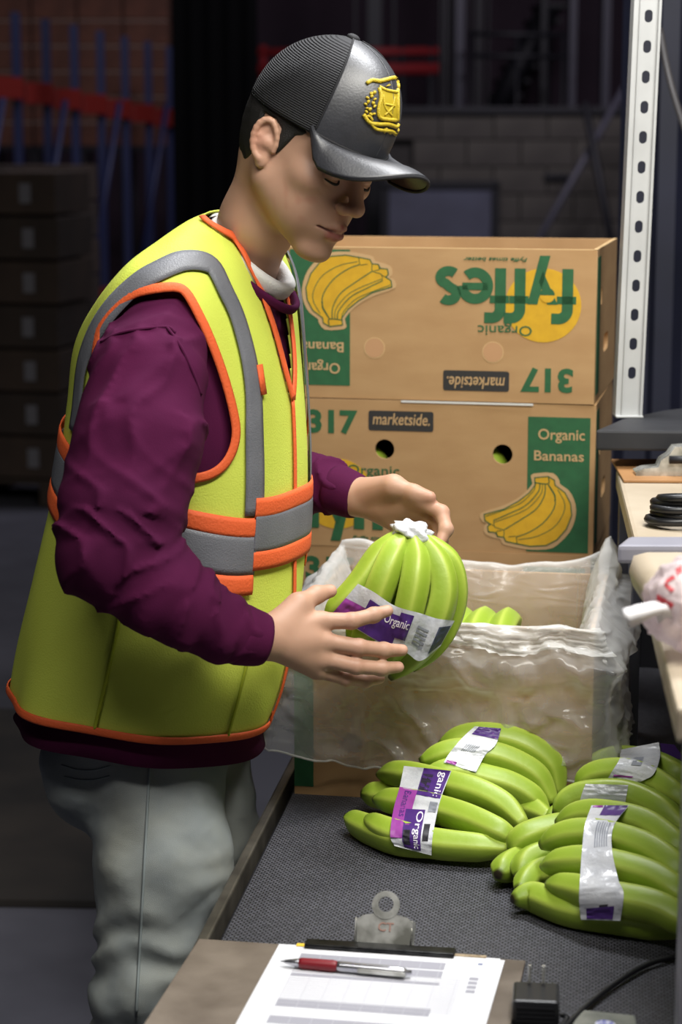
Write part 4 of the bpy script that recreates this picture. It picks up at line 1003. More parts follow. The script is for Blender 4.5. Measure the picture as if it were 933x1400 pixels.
# ================================================================== THE WORKER
AB = R(20); fb = np.array((math.cos(AB), -math.sin(AB), 0)); rb = np.array((-math.sin(AB), -math.cos(AB), 0)); zz = np.array((0, 0, 1.0))
YT = 2.86
def N3(p): return np.array(tuple(p), float)
def wnoise(p, freq, seed, n=6):
    r = np.random.default_rng(seed); d = r.normal(size=(n, 3)); d /= np.linalg.norm(d, axis=1)[:, None]; ph = r.uniform(0, 6.28, n); fr = freq * r.uniform(.6, 1.6, n)
    return np.sin((p @ (d * fr[:, None]).T) + ph).sum(1) / n
pc = P(200, 1000, YT)
person = empty('person', (pc.x, pc.y, 0), 0, 'young man in yellow safety vest, maroon sweatshirt and black cap sorting bananas', 'person')

# ---------------- torso surface shared by vest and sweatshirt
RINGS = [((30, 935), (368, 975), .190), ((42, 860), (388, 915), .187), ((58, 775), (406, 835), .184), ((88, 632), (414, 722), .180), ((103, 540), (417, 622), .186), ((116, 462), (413, 525), .196),
         ((146, 402), (405, 442), .203), ((186, 352), (395, 388), .192), ((226, 321), (382, 352), .158), ((260, 297), (368, 330), .122), ((284, 287), (360, 318), .086)]
rC, rA, rB = [], [], []
for (xl, yl), (xr, yr), B in RINGS:
    c = N3(P((xl + xr) / 2, (yl + yr) / 2, YT)); W = (P(xr, yr, YT).x - P(xl, yl, YT).x) / 2
    A = math.sqrt(max(W * W - (B * math.sin(AB)) ** 2, .0004)) / math.cos(AB)
    rC.append(c); rA.append((A, -(yr - yl) / (xr - xl) * W)); rB.append(B)
NV, NU = 230, 280
rC = smooth_pts(rC, NV); rA = smooth_pts([(a, b, 0) for a, b in rA], NV)[:, :2]; rB = smooth_pts([(b, 0, 0) for b in rB], NV)[:, 0]
def torso_pt(u, v, inset=0.0, fold=True):
    """u angle (0 front, + near/right side), v 0 hem .. 1 neck; arrays"""
    u = np.asarray(u, float); v = np.asarray(v, float); s = np.clip(v, 0, 1) * (NV - 1); i = np.minimum(s.astype(int), NV - 2); t = (s - i)[..., None]
    C = rC[i] * (1 - t) + rC[i + 1] * t; A = (rA[i] * (1 - t) + rA[i + 1] * t); B = (rB[i] * (1 - t[..., 0]) + rB[i + 1] * t[..., 0])
    e = 2 / 2.25; cu, su = np.cos(u), np.sin(u); cu = np.sign(cu) * np.abs(cu) ** e; su = np.sign(su) * np.abs(su) ** e
    a = A[..., 0] - inset; b = B - inset
    if fold:
        dr = (1 - np.clip(v / .45, 0, 1)) ** 1.3
        k = 1 + dr * (.055 * np.sin(3 * u + 1.0) + .03 * np.sin(7 * u + .5 + 6 * v)) + .010 * np.sin(5 * u + 14 * v) + .007 * np.sin(9 * u - 11 * v + 2)
        k = 1 + (k - 1) * np.clip((1 - v) * 3, 0, 1)
        a = a * k; b = b * k
    return C + (a * cu)[..., None] * fb + (A[..., 1] / np.maximum(A[..., 0], .02) * a * cu)[..., None] * zz + (b * su)[..., None] * rb
uu = np.linspace(-math.pi, math.pi, NU, endpoint=False); vv = np.linspace(0, 1, NV)
UG, VG = np.meshgrid(uu, vv); VP_ = torso_pt(UG, VG)
quads = np.array([(j * NU + i, j * NU + (i + 1) % NU, (j + 1) * NU + (i + 1) % NU, (j + 1) * NU + i) for j in range(NV - 1) for i in range(NU)])
TV = VP_.reshape(-1, 3)
bvhT = BVHTree.FromPolygons([Vector(v) for v in TV], [tuple(q) for q in quads])
def uv_of(px, py):
    h = bvhT.ray_cast(CAM, ray(px, py).normalized())
    if h[0] is None: h = bvhT.find_nearest(P(px, py, YT - .05))
    q = h[2]; j, i = divmod(q, NU); best = min(((j + a, (i + b) % NU) for a in (0, 1) for b in (0, 1) if j + a < NV), key=lambda w: (Vector(VP_[w[0], w[1]]) - h[0]).length)
    return uu[best[1]], vv[best[0]]
def in_poly(U, V, poly):
    inside = np.zeros(U.shape, bool); n = len(poly)
    for k in range(n):
        (x1, y1), (x2, y2) = poly[k], poly[(k + 1) % n]
        c = ((y1 > V) != (y2 > V)) & (U < (x2 - x1) * (V - y1) / ((y2 - y1) if y2 != y1 else 1e-9) + x1); inside ^= c
    return inside
ARM_PX = [(131, 505), (140, 450), (165, 416), (200, 398), (236, 394), (256, 404), (276, 440), (298, 497), (316, 560), (319, 600), (306, 632), (276, 652)]
arm = [uv_of(*q) for q in ARM_PX]
arm += [(arm[-1][0] + .35, arm[-1][1] - .012), (arm[0][0] - .12, arm[-1][1] + .02), (arm[0][0] + .0, (arm[0][1] + arm[-1][1]) / 2 + .02)]
armS = [tuple(q[:2]) for q in smooth_pts([(a, b, 0) for a, b in arm + [arm[0]]], 80)[:-1]]
NECK_PX = [(287, 283), (312, 322), (342, 372), (366, 432), (385, 500), (396, 546)]
nk = [uv_of(*q) for q in NECK_PX]; nk[-1] = (0.0, nk[-1][1]); nk[0] = (max(nk[0][0], 1.2), 1.0)
nkS = smooth_pts([(a, b, 0) for a, b in nk], 40)[:, :2]
def vest_cut(U, V):
    c = in_poly(U, V, armS) | in_poly(-U, V, armS)
    ulim = np.interp(V, nkS[::-1, 1], nkS[::-1, 0]); return c | ((V > nk[-1][1]) & (np.abs(U) < ulim))
qc = quads.reshape(-1, 4); uc = TV[qc].mean(1)
ucen = UG.ravel()[qc[:, 0]] + (uu[1] - uu[0]) / 2; vcen = VG.ravel()[qc[:, 0]] + (vv[1] - vv[0]) / 2
keep = ~vest_cut(ucen, vcen)
M_vest = mat('vest_neon', 'd0dd58', 0.75, col2='c8d54f', nscale=6, bump=.25, bscale=420)
M_or = mat('vest_orange', 'e4622f', 0.7, bump=.3, bscale=300); M_ref = mat('reflective_tape', '74767c', 0.45, col2='686a70', nscale=14, bump=.3, bscale=500)
def nrm_at(p):
    h = bvhT.find_nearest(Vector(p)); n = h[1]
    c = rC[min(int(np.argmin(np.abs(rC[:, 2] - p[2]))), NV - 1)]
    if n.dot(Vector(p - c)) < 0: n = -n
    return h[0], n
me = mesh_np(TV, qc[keep])
vest = link('safety_vest', me, M_vest, person, False, True)
sm = vest.modifiers.new('thickness', 'SOLIDIFY'); sm.thickness = .0025; sm.offset = 1
vest['label'] = 'neon yellow safety vest with orange trim and grey reflective tape'
def ribbon(name, uvs, width, m, off=.003, n=None, closed=False, parent=None, nw=5):
    uvs = np.asarray(uvs); pts = torso_pt(uvs[:, 0], uvs[:, 1])
    t = (np.roll(pts, -1, 0) - np.roll(pts, 1, 0)) if closed else np.gradient(pts, axis=0); t /= np.linalg.norm(t, axis=1)[:, None] + 1e-9
    V, F = [], []
    for p, q in zip(pts, t):
        _, nn = nrm_at(p); b = np.cross(q, N3(nn)); b /= np.linalg.norm(b) + 1e-9
        for k in range(nw):
            s = k / (nw - 1) - .5; h, n2 = nrm_at(p + b * s * width); V.append(h + n2 * (off + .0012 * (1 - (2 * s) ** 4)))
    L_ = len(pts)
    for i in range(L_ if closed else L_ - 1):
        j = (i + 1) % L_
        for k in range(nw - 1): F.append((i * nw + k, i * nw + k + 1, j * nw + k + 1, j * nw + k))
    o = link(name, mesh(V, F), m, parent or vest, False, True)
    s_ = o.modifiers.new('thickness', 'SOLIDIFY'); s_.thickness = .0018; s_.offset = 0; return o
# reflective shoulder tape
SH_PX = [(104, 590), (112, 520), (128, 462), (160, 415), (205, 378), (250, 358), (287, 365), (312, 410), (332, 462), (344, 530), (347, 610), (346, 705)]
sh_ = [uv_of(*q) for q in SH_PX]; shS = smooth_pts([(a, b, 0) for a, b in sh_], 90)[:, :2]
for s in (1, -1): ribbon('reflective_tape', shS * np.array((s, 1)), .030, M_ref, .004)
# waist bands
def vband(px): return uv_of(*px)[1]
v_side, v_fr, v_bk = vband((280, 750)), vband((402, 726)), vband((97, 632))
ub = np.linspace(-math.pi, math.pi, 260, endpoint=False)
cf = np.clip(np.cos(ub), 0, 1); cb2 = np.clip(-np.cos(ub), 0, 1); vb = v_side + (v_fr - v_side) * cf + (v_bk - v_side) * cb2; ust = abs(shS[-1][0])
dv = (.040) / np.linalg.norm(torso_pt(np.array([1.5]), np.array([v_side + .05])) - torso_pt(np.array([1.5]), np.array([v_side - .05]))) * .1
def vline(u): return v_side + (v_fr - v_side) * np.clip(np.cos(u), 0, 1) + (v_bk - v_side) * np.clip(-np.cos(u), 0, 1)
for ua, du, sl, of in ((np.linspace(-ust, ust, 90), .010, 0, .0058), (np.linspace(ust - .02, 2 * math.pi - ust + .02, 180), -.006, 1, .005)):
    un = (ua + math.pi) % (2 * math.pi) - math.pi; vl = vline(un) + du
    if sl: vl = vl - .010 * np.exp(-((np.abs(un) - ust) / .5) ** 2)
    ribbon('reflective_tape', np.stack([un, vl], 1), .054, M_ref, of, nw=7); ribbon('orange_band', np.stack([un, vl + dv], 1), .027, M_or, of); ribbon('orange_band', np.stack([un, vl - dv], 1), .027, M_or, of)
# trims
for s in (1, -1):
    ribbon('orange_trim', np.array(armS) * np.array((s, 1)), .012, M_or, .004, closed=True)
    nn_ = nkS[2:] * np.array((s, 1)); ribbon('orange_trim', nn_, .012, M_or, .004)
ribbon('orange_trim', np.stack([ub, np.full(260, .006)], 1), .012, M_or, .003, closed=True)
ribbon('zipper', np.stack([np.full(40, .0), np.linspace(nk[-1][1], .01, 40)], 1), .008, M_or, .003)
h = uv_of(352, 518); ribbon('orange_tab', np.array([(h[0] + .0, h[1] + .022), (h[0] + .0, h[1] - .022)]), .012, M_or, .006)
M_seam = mat('vest_seam', 'a9b52a', .8)
for u0 in (uv_of(128, 1000)[0], uv_of(335, 900)[0] * .2 + .35): ribbon('seam', np.stack([np.full(40, u0), np.linspace(.01, v_side - .06, 40)], 1), .004, M_seam, .0028)
# ---------------- sweatshirt: torso shell + sleeves
M_maroon = mat('maroon_knit', '4e1339', 0.9, col2='451033', nscale=10, bump=.12, bscale=700, spec=.15)
vs = np.linspace(-.0, .985, 120); us = np.linspace(-math.pi, math.pi, 120, endpoint=False); U2, V2 = np.meshgrid(us, vs)
SW = torso_pt(U2, V2, .009 + .018 * np.clip(1 - V2 / .45, 0, 1), False)
low = torso_pt(us, np.zeros(120), .004, True) - np.array((0, 0, .036)); low2 = torso_pt(us, np.zeros(120), .02, True) - np.array((0, 0, .040))
SW = np.concatenate([low2[None], low[None], SW]); nr = len(SW)
sq = np.array([(j * 120 + i, j * 120 + (i + 1) % 120, (j + 1) * 120 + (i + 1) % 120, (j + 1) * 120 + i) for j in range(nr - 1) for i in range(120)])
R_ARM = [P(226, 452, 2.715), P(204, 515, 2.665), P(190, 600, 2.625), P(168, 690, 2.595), P(157, 755, 2.575), P(218, 806, 2.575), P(257, 834, 2.585), P(301, 858, 2.60), P(330, 868, 2.61)]
R_RAD = [.058, .069, .078, .077, .070, .056, .048, .041, .037]
L_ARM = [P(330, 470, 3.02), P(325, 560, 3.07), P(335, 645, 3.08), P(395, 660, 3.03), P(430, 660, 2.99), P(462, 668, 2.965)]
L_RAD = [.072, .07, .062, .046, .040, .034]
def sleeve_fn(pts, rad, seed):
    pts = [N3(p) for p in pts]; cum = np.concatenate([[0], np.cumsum([np.linalg.norm(b - a) for a, b in zip(pts[:-1], pts[1:])])])
    el = cum[4] if len(pts) > 7 else cum[2]; vd = N3(_F)
    def fn(p):
        d = np.full(len(p), 1e3); s = np.zeros(len(p)); cr = np.zeros(len(p)); best = np.full(len(p), 1e3)
        for i in range(len(pts) - 1):
            a, b = pts[i], pts[i + 1]; ba = b - a; pa = p - a; t = np.clip(pa @ ba / (ba @ ba), 0, 1); q = np.linalg.norm(pa - t[:, None] * ba, axis=1) - (rad[i] + (rad[i + 1] - rad[i]) * t)
            e = np.cross(ba, vd); e /= np.linalg.norm(e); m = q < best; cr = np.where(m, pa @ e, cr); s = np.where(m, cum[i] + t * (cum[i + 1] - cum[i]), s); best = np.minimum(best, q); d = smin(d, q, .02)
        w = wnoise(p, 20, seed, 5); w2 = wnoise(p, 48, seed + 1, 6); w3 = wnoise(p, 110, seed + 2, 6)
        S = s + .012 * w; c = cr; rd = lambda x: (1 - np.abs(np.sin(np.pi * x))) ** 2 - .25
        el_w = np.exp(-((s - el + .015) / .075) ** 2); up_w = np.clip((el - .05 - s) / .08, 0, 1) * np.clip((s + .02) / .06, 0, 1); fo_w = np.clip((s - el - .05) / .05, 0, 1)
        f1 = rd((c + .28 * S) / .058 + .5 * w2); f2 = rd((S - .45 * c) / .036 + .45 * w2); f3 = rd((S + .55 * c) / .05 + .5 * w2); f4 = rd((S + .9 * c) / .075 + .6 * w)
        en = np.exp(-((s - cum[-1]) / .03) ** 2)
        return d - up_w * (.0058 * f1 + .004 * f4) - el_w * (.0095 * f2 + .003 * f3) - fo_w * (.0055 * f3 + .003 * f2 * (w > 0)) - en * .004 * f2 - .004 * w * (1 - en) - .0012 * w3
    return fn
allv, allq = [SW.reshape(-1, 3)], [sq]; o0 = len(allv[0])
for pts, rad, sd in ((R_ARM, R_RAD, 5), (L_ARM, L_RAD, 9)):
    A = np.array([N3(p) for p in pts]); v, q = sdf_mesh(sleeve_fn(pts, rad, sd), A.min(0) - .12, A.max(0) + .12, .0045); allv.append(v); allq.append(q + o0); o0 += len(v)
shirt = link('sweatshirt', mesh_np(np.concatenate(allv), np.concatenate(allq)), M_maroon, person, False, True)
shirt['label'] = 'maroon long sleeved sweatshirt under the vest'
bsl = BVHTree.FromPolygons([Vector(a) for a in allv[1]], [tuple(int(k) - len(allv[0]) for k in a) for a in allq[1]])
def on_sleeve(px, py):
    d_ = ray(px, py).normalized(); h = bsl.ray_cast(CAM, d_); return (h[0] - d_ * .0004) if h[0] is not None else None
for L_ in ([(138, 468), (160, 457), (190, 450), (228, 447), (240, 455)], [(228, 447), (245, 470), (262, 505), (275, 540)]):
    q_ = [on_sleeve(*w_) for w_ in L_]; q_ = [w_ for w_ in q_ if w_ is not None]
    if len(q_) > 1: tube('shoulder_seam', smooth_pts(q_, 24), .0022, M_maroon, shirt, 6)
def cuff(pts, r0, r1):
    c = smooth_pts(pts, 10); v, f = tube_vf(c, np.linspace(r0, r1, 10) * np.array([.96, 1.03, 1.05, 1.04, 1.03, 1.02, 1.01, 1.0, .98, .93]), 40, None, True, prof=lambda a: 1 + .012 * np.sin(20 * a)); link('cuff', mesh(v, f), M_maroon, shirt, False, True)
cuff([P(320, 865, 2.606), P(342, 871, 2.615), P(362, 875, 2.622)], .0385, .0345)
cuff([P(455, 667, 2.968), P(474, 674, 2.955), P(491, 681, 2.945)], .0345, .0325)
# collar ribbing and white t-shirt collar
def collar(name, c, ax, rx, ry, r, m, par, flat=.55):
    a = np.linspace(0, 2 * math.pi, 60, endpoint=False); ax = ax / np.linalg.norm(ax); side = rb; up = np.cross(ax, side); up = up if up[2] > 0 else -up
    pts = c + np.cos(a)[:, None] * ax * rx + np.sin(a)[:, None] * side * ry
    v, f = tube_vf(pts, r, 12, tuple(up), False, True, prof=lambda t: np.sqrt((np.cos(t)) ** 2 + (flat * np.sin(t)) ** 2)); return link(name, mesh(v, f), m, par, False, True)
M_tee = mat('white_cotton', 'dcdad6', .8, col2='d0cfcc', nscale=12, bump=.3, bscale=300)
cN = N3(P(337, 350, YT - .012)); axN = fb * .74 - zz * .67
collar('collar_rib', cN + axN * .012 - zz * .010, axN, .077, .060, .007, M_maroon, shirt)
tee = collar('t_shirt_collar', cN + axN * .006 + zz * .004, axN, .068, .054, .013, M_tee, person)

# ---------------- head frame
AH, PH, RO = R(42), R(22), R(8.5)
HF = np.array((math.cos(PH) * math.cos(AH), -math.cos(PH) * math.sin(AH), -math.sin(PH))); HL0 = np.array((math.sin(AH), math.cos(AH), 0)); HU0 = np.cross(HF, HL0); HL = HL0 * math.cos(RO) - HU0 * math.sin(RO); HU = np.cross(HF, HL)
HM = np.stack([HF, HL, HU], 1); HC = N3(P(417, 210, 2.80))
def hw_(q): return HC + HM @ np.asarray(q, float)
def sym(fn): return lambda p: np.minimum(fn(p, 1), fn(p, -1))
EAR_C = np.array((-.010, .0735, .000))
def ear(q):
    """q in head frame, y folded positive"""
    e = q - EAR_C; ca, sa = math.cos(R(-28)), math.sin(R(-28)); x = e[:, 0] * ca + e[:, 1] * sa; y = -e[:, 0] * sa + e[:, 1] * ca
    cb, sb = math.cos(R(-12)), math.sin(R(-12)); x, z = x * cb - e[:, 2] * sb, x * sb + e[:, 2] * cb
    x = x - .004; w = np.stack([x, y - .008, z], 1)
    a = np.radians(np.linspace(-30, 250, 15)); hx = [(.0165 * math.cos(t) + (.0015 if t > 1 else 0), .0045 - .001 * math.sin(t), .006 + .0255 * math.sin(t)) for t in a]
    d = ell(w, (-.001, 0, .003), (.0165, .0050, .0275))
    d = smax(d, -ell(w, (.0005, .0065, .007), (.0125, .0055, .0195)), .003)
    d = smin(d, chain(w, hx, list(np.interp(np.arange(15), [0, 3, 9, 14], [.0026, .0040, .0042, .0034])), .002), .0025)
    d = smin(d, chain(w, [(.001, .0010, .018), (-.0055, .0022, .010), (-.0065, .0026, .001), (-.003, .0024, -.009)], [.0022, .0030, .0032, .0026], .002), .005)
    d = smax(d, -ell(w, (.0048, .0045, -.001), (.0070, .0065, .0085)), .0025)
    d = smin(d, ell(w, (-.001, .0015, -.0215), (.0080, .0045, .0090)), .006)
    d = smin(d, ell(w, (.0125, .0020, -.003), (.0035, .0035, .0060)), .004)
    return smin(d, cone(w, (.006, -.012, .0), (.003, -.004, .002), .012, .012), .006)
def head_local(q):
    p = q.copy(); p[:, 1] = np.abs(p[:, 1])
    d = ell(p, (-.006, 0, .045), (.090, .075, .082))
    d = smin(d, ell(p, (-.022, 0, .0), (.066, .064, .068)), .03)
    d = smin(d, ell(p, (.030, 0, -.015), (.060, .061, .080)), .03)
    d = smin(d, cone(p, (.002, .054, -.042), (.066, .014, -.1), .018, .015), .03)
    d = smin(d, ell(p, (.079, 0, -.103), (.0165, .019, .0145)), .018)
    d = smin(d, ell(p, (.052, .032, -.052), (.028, .024, .036)), .02)
    d = smin(d, ell(p, (.060, .047, -.014), (.022, .017, .016)), .018)
    d = smin(d, cone(p, (.086, .010, .031), (.068, .050, .027), .010, .009), .018)
    d = smin(d, ell(p, (.030, 0, .06), (.062, .06, .05)), .03)
    d = smin(d, ell(p, (.076, 0, -.066), (.0245, .029, .026)), .016)
    d = smax(d, -ell(p, (.101, .0365, .003), (.020, .0165, .0125)), .018)
    d = smin(d, ell(p, (.0765, .0325, .001), (.0140, .0150, .0120)), .004)
    d = smax(d, -cone(p, (.0865, .020, -.0085), (.0845, .044, -.0075), .0016, .0012), .003)
    d = smin(d, cone(p, (.088, 0, .020), (.1115, 0, -.028), .0085, .0098), .014)
    d = smin(d, ell(p, (.1135, 0, -.0310), (.0095, .0108, .0092)), .007)
    d = smin(d, ell(p, (.1025, .0130, -.0355), (.0110, .0075, .0080)), .006)
    d = smax(d, -ell(p, (.1075, .0068, -.0445), (.0055, .0035, .0045)), .003)
    d = smin(d, chain(p, [(.1000, 0, -.0625), (.0985, .007, -.0615), (.0925, .016, -.0645), (.0845, .025, -.0675)], [.0050, .0052, .0042, .0022], .003), .004)
    d = smin(d, chain(p, [(.0985, 0, -.0745), (.0950, .011, -.0738), (.0845, .0235, -.0688)], [.0062, .0055, .0022], .003), .004)
    d = smax(d, -chain(p, [(.1075, 0, -.0685), (.1000, .012, -.0682), (.0860, .027, -.0672)], [.0016, .0015, .0014], .002), .0025)
    return smin(d, ear(p), .004)
# neck and body
NK = [N3(hw_((-.035, 0, -.035))), N3(P(352, 305, 2.835)), N3(P(330, 362, YT)), N3(P(310, 430, YT))]
TOR = [N3(rC[int(NV * t)]) for t in (.74, .62, .5, .3, .1, .0)]
RH = dict(w=P(352, 872, 2.622), idx=[(439, 849, 2.672), (481, 849, 2.676), (511, 841, 2.690), (530, 835, 2.697)], mid=[(443, 877, 2.664), (491, 885, 2.672), (525, 889, 2.690), (550, 889, 2.704)],
          rng=[(439, 900, 2.662), (487, 911, 2.668), (522, 914, 2.684), (545, 912, 2.700)], pky=[(433, 916, 2.668), (474, 928, 2.680), (500, 931, 2.694), (520, 928, 2.708)],
          thb=[(384, 856, 2.645), (408, 828, 2.672), (433, 813, 2.695), (452, 808, 2.708)])
LH = dict(w=P(482, 677, 2.947), idx=[(576, 686, 2.885), (604, 701, 2.868), (610, 724, 2.850), (602, 742, 2.838)], mid=[(572, 699, 2.900), (601, 716, 2.890), (603, 738, 2.868), (592, 750, 2.850)],
          rng=[(561, 711, 2.912), (590, 728, 2.900), (591, 748, 2.882), (580, 758, 2.864)], pky=[(548, 720, 2.918), (571, 738, 2.908), (573, 752, 2.896), (565, 760, 2.884)],
          thb=[(508, 670, 2.925), (538, 665, 2.895), (566, 674, 2.880), (588, 680, 2.872)])
FR = dict(idx=[.0115, .0105, .0094, .0078], mid=[.0118, .0108, .0096, .0080], rng=[.0112, .0102, .0092, .0076], pky=[.0100, .0090, .0080, .0066], thb=[.0155, .0135, .0115, .0088])
for H in (RH, LH):
    for k in FR: H[k] = [N3(P(*q)) for q in H[k]]
    H['w'] = N3(H['w'])
def hand(p, H, fore):
    w = H['w']; pal = None
    for k in ('idx', 'mid', 'rng', 'pky'):
        c = cone(p, w + (H[k][0] - w) * .12, H[k][0], .0165, .0125); pal = c if pal is None else smin(pal, c, .014)
    m = (H['idx'][0] + H['pky'][0]) / 2 * .55 + w * .45; pal = smin(pal, cone(p, m, (H['idx'][0] + H['rng'][0]) / 2 * .8 + w * .2, .0165, .0135), .012)
    pal = smin(pal, cone(p, fore, w, .028, .0245), .02)
    pal = smin(pal, chain(p, H['thb'], FR['thb'], .006), .013)
    pal = smin(pal, cone(p, w + (H['thb'][0] - w) * .3, H['thb'][1], .017, .0145), .012)
    f = None
    for k in ('idx', 'mid', 'rng', 'pky'):
        c = chain(p, H[k], FR[k], .003)
        for q in H[k][1:3]: c = smin(c, np.linalg.norm(p - q, axis=1) - FR[k][1] * 1.0, .004)
        pal = smin(pal, c, .0055)
    return pal
RF, LF = N3(R_ARM[7]), N3(L_ARM[4])
def group(fn, pts, m):
    A = np.array(pts); lo, hi = A.min(0) - m, A.max(0) + m
    def g(p):
        out = np.full(len(p), 1.0); dd = np.linalg.norm(np.maximum(np.maximum(lo - p, p - hi), 0), axis=1); k = dd < .05; out[~k] = dd[~k] + .0
        if k.any(): out[k] = fn(p[k])
        return out
    return g
def torso_in(p):
    d = None
    for (a, b), ra, rb_ in zip(zip(TOR[:-1], TOR[1:]), (.030, .06, .08, .08, .075), (.06, .08, .08, .075, .06)):
        for s in (-.5, .5): q = cone(p, a + rb * s * .09, b + rb * s * .09, ra, rb_); d = q if d is None else smin(d, q, .03)
    for arm_, rd in ((R_ARM, .045), (L_ARM, .042)):
        A = [N3(q) for q in arm_]; d = smin(d, cone(p, TOR[1], A[0], .045, .04), .02)
        n = len(A)
        for i in range(n - 1): d = smin(d, cone(p, A[i], A[i + 1], rd - .016 * i / n, rd - .016 * (i + 1) / n), .01)
    return d
hn = group(lambda p: smin(head_local((p - HC) @ HM), chain(p, NK, [.050, .048, .045, .045], .02), .022), [HC - .15, HC + .15] + NK, .05)
gr = group(lambda p: hand(p, RH, RF), [RF, RH['w']] + [q for k in FR for q in RH[k]], .035)
gl = group(lambda p: hand(p, LH, LF), [LF, LH['w']] + [q for k in FR for q in LH[k]], .035)
gt = group(torso_in, TOR + [N3(q) for q in R_ARM + L_ARM] + [NK[2]], .14)
LEGS = []
for s, pts in ((1, [P(212, 1010, 2.80), P(222, 1180, 2.762), P(208, 1345, 2.735)]), (-1, [P(258, 1010, 2.97), P(272, 1160, 2.965), P(268, 1320, 2.965)])):
    A = [N3(q) for q in pts]; k = A[-1].copy(); an = k + np.array((-.035, .03, 0)); an[2] = .11; A.append((k + an) / 2 + np.array((-.02, 0, 0))); A.append(an); LEGS.append(A)
def legs_in(p):
    d = None
    for A in LEGS:
        q = chain(p, A, [.075, .07, .05, .045, .035], .01); d = q if d is None else smin(d, q, .02)
        ft = A[-1] + fb * .13; ft[2] = .05; q = cone(p, A[-1] - np.array((0, 0, .05)), ft, .035, .03); d = smin(d, q, .02)
    return d
gg = group(legs_in, [q for A in LEGS for q in A] + [LEGS[0][-1] + fb * .2 - zz * .1, LEGS[1][-1] - fb * .1], .12)
def body(p): return np.minimum(np.minimum(hn(p), np.minimum(gr(p), gl(p))), smin(gt(p), gg(p), .01))
parts = []
v1_, q1_ = sdf_mesh(lambda p: np.minimum(hn(p), smin(gt(p), gg(p), .01)) if False else hn(p), HC - .21, HC + .17, .0019)
def hb(H, fore): A = np.array([fore, H['w']] + [q for k in FR for q in H[k]]); return A.min(0) - .034, A.max(0) + .034
v2_, q2_ = sdf_mesh(gr, *hb(RH, RF), .0021)
v3_, q3_ = sdf_mesh(gl, *hb(LH, LF), .0021)
bigp = TOR + [N3(q) for q in R_ARM + L_ARM] + [q for A in LEGS for q in A]
v4_, q4_ = sdf_mesh(lambda p: smin(gt(p), gg(p), .01), np.array([*(np.min(bigp, 0)[:2] - .2), -.01]), np.max(bigp, 0) + .15, .009)
offs = np.cumsum([0, len(v1_), len(v2_), len(v3_)])
BV = np.concatenate([v1_, v2_, v3_, v4_]); BQ = np.concatenate([q + o for q, o in zip((q1_, q2_, q3_, q4_), offs)])
# skin colour per vertex
skin = np.array(lin('ba927a')); red = np.array(lin('a86a56')); lip = np.array(lin('a25f58')); nail = np.array(lin('cda28c')); stub = np.array(lin('8d6a50'))
col = np.tile(skin, (len(BV), 1)); nz = wnoise(BV, 60, 3, 8); nz2 = wnoise(BV, 260, 4, 10)
col *= (1 + .05 * nz)[:, None]
ql = (BV - HC) @ HM; ya = np.abs(ql[:, 1]); inh = np.arange(len(BV)) < len(v1_)
def mixc(w, c):
    global col
    w = np.clip(w, 0, 1)[:, None]; col = col * (1 - w) + c * w
qa = np.stack([ql[:, 0], ya, ql[:, 2]], 1)
dl = np.minimum(chain(qa, [(.1000, 0, -.0620), (.0985, .007, -.0625), (.0925, .016, -.0648), (.0845, .025, -.0675)], [.0046, .0042, .0036, .0018], .002), chain(qa, [(.0985, 0, -.0745), (.0950, .011, -.0738), (.0845, .0235, -.0688)], [.0062, .0055, .0022], .002))
mixc(inh * np.clip(1 - dl / .0018, 0, 1), lip)
dm = chain(qa, [(.1075, 0, -.0685), (.1000, .012, -.0682), (.0860, .027, -.0672)], [.0012, .0012, .001], .002); mixc(inh * np.clip(1 - dm / .0012, 0, 1) * .8, np.array(lin('54302c')))
chk = np.exp(-(((ql[:, 0] - .055) / .03) ** 2 + ((ya - .045) / .03) ** 2 + ((ql[:, 2] + .05) / .035) ** 2)); mixc(inh * chk * np.clip(nz2 * 2.2 - .25, 0, 1) * .6, red)
eard = np.exp(-((np.linalg.norm(qa - EAR_C - np.array((0, .012, .004)), axis=1)) / .02) ** 2); mixc(inh * eard * .45, red)
mixc(inh * np.exp(-(((ql[:, 0] - .085) / .04) ** 2 + ((ql[:, 2] + .095) / .03) ** 2)) * .22, stub)
mixc(inh * np.exp(-((ql[:, 0] - .115) / .012) ** 2 - ((ql[:, 2] + .032) / .014) ** 2) * .3, red)
for H in (RH, LH):
    for k in FR:
        tip, pre = H[k][3], H[k][2]; d_ = tip - pre; d_ /= np.linalg.norm(d_); mixc(np.exp(-(np.linalg.norm(BV - tip, axis=1) / .012) ** 2) * .4, red)
        cdir_ = N3(CAM) - tip; cdir_ /= np.linalg.norm(cdir_)
        if H is RH: mixc(np.clip(1.6 - np.linalg.norm((BV - (tip + cdir_ * .006 + d_ * .002)) / np.array((.006, .006, .006)), axis=1), 0, 1) * .8, nail)
    for k in ('idx', 'mid', 'rng', 'pky'): mixc(np.exp(-(np.linalg.norm(BV - H[k][1], axis=1) / .011) ** 2) * .3, red)
me = mesh_np(BV, BQ); color_attr(me, 'tint', col)
M_skin = mat('skin', 'ffffff', 0.5, attr='tint', bump=.06, bscale=900, spec=.4, sss=.06)
bodyo = link('body', me, M_skin, person, False, True)
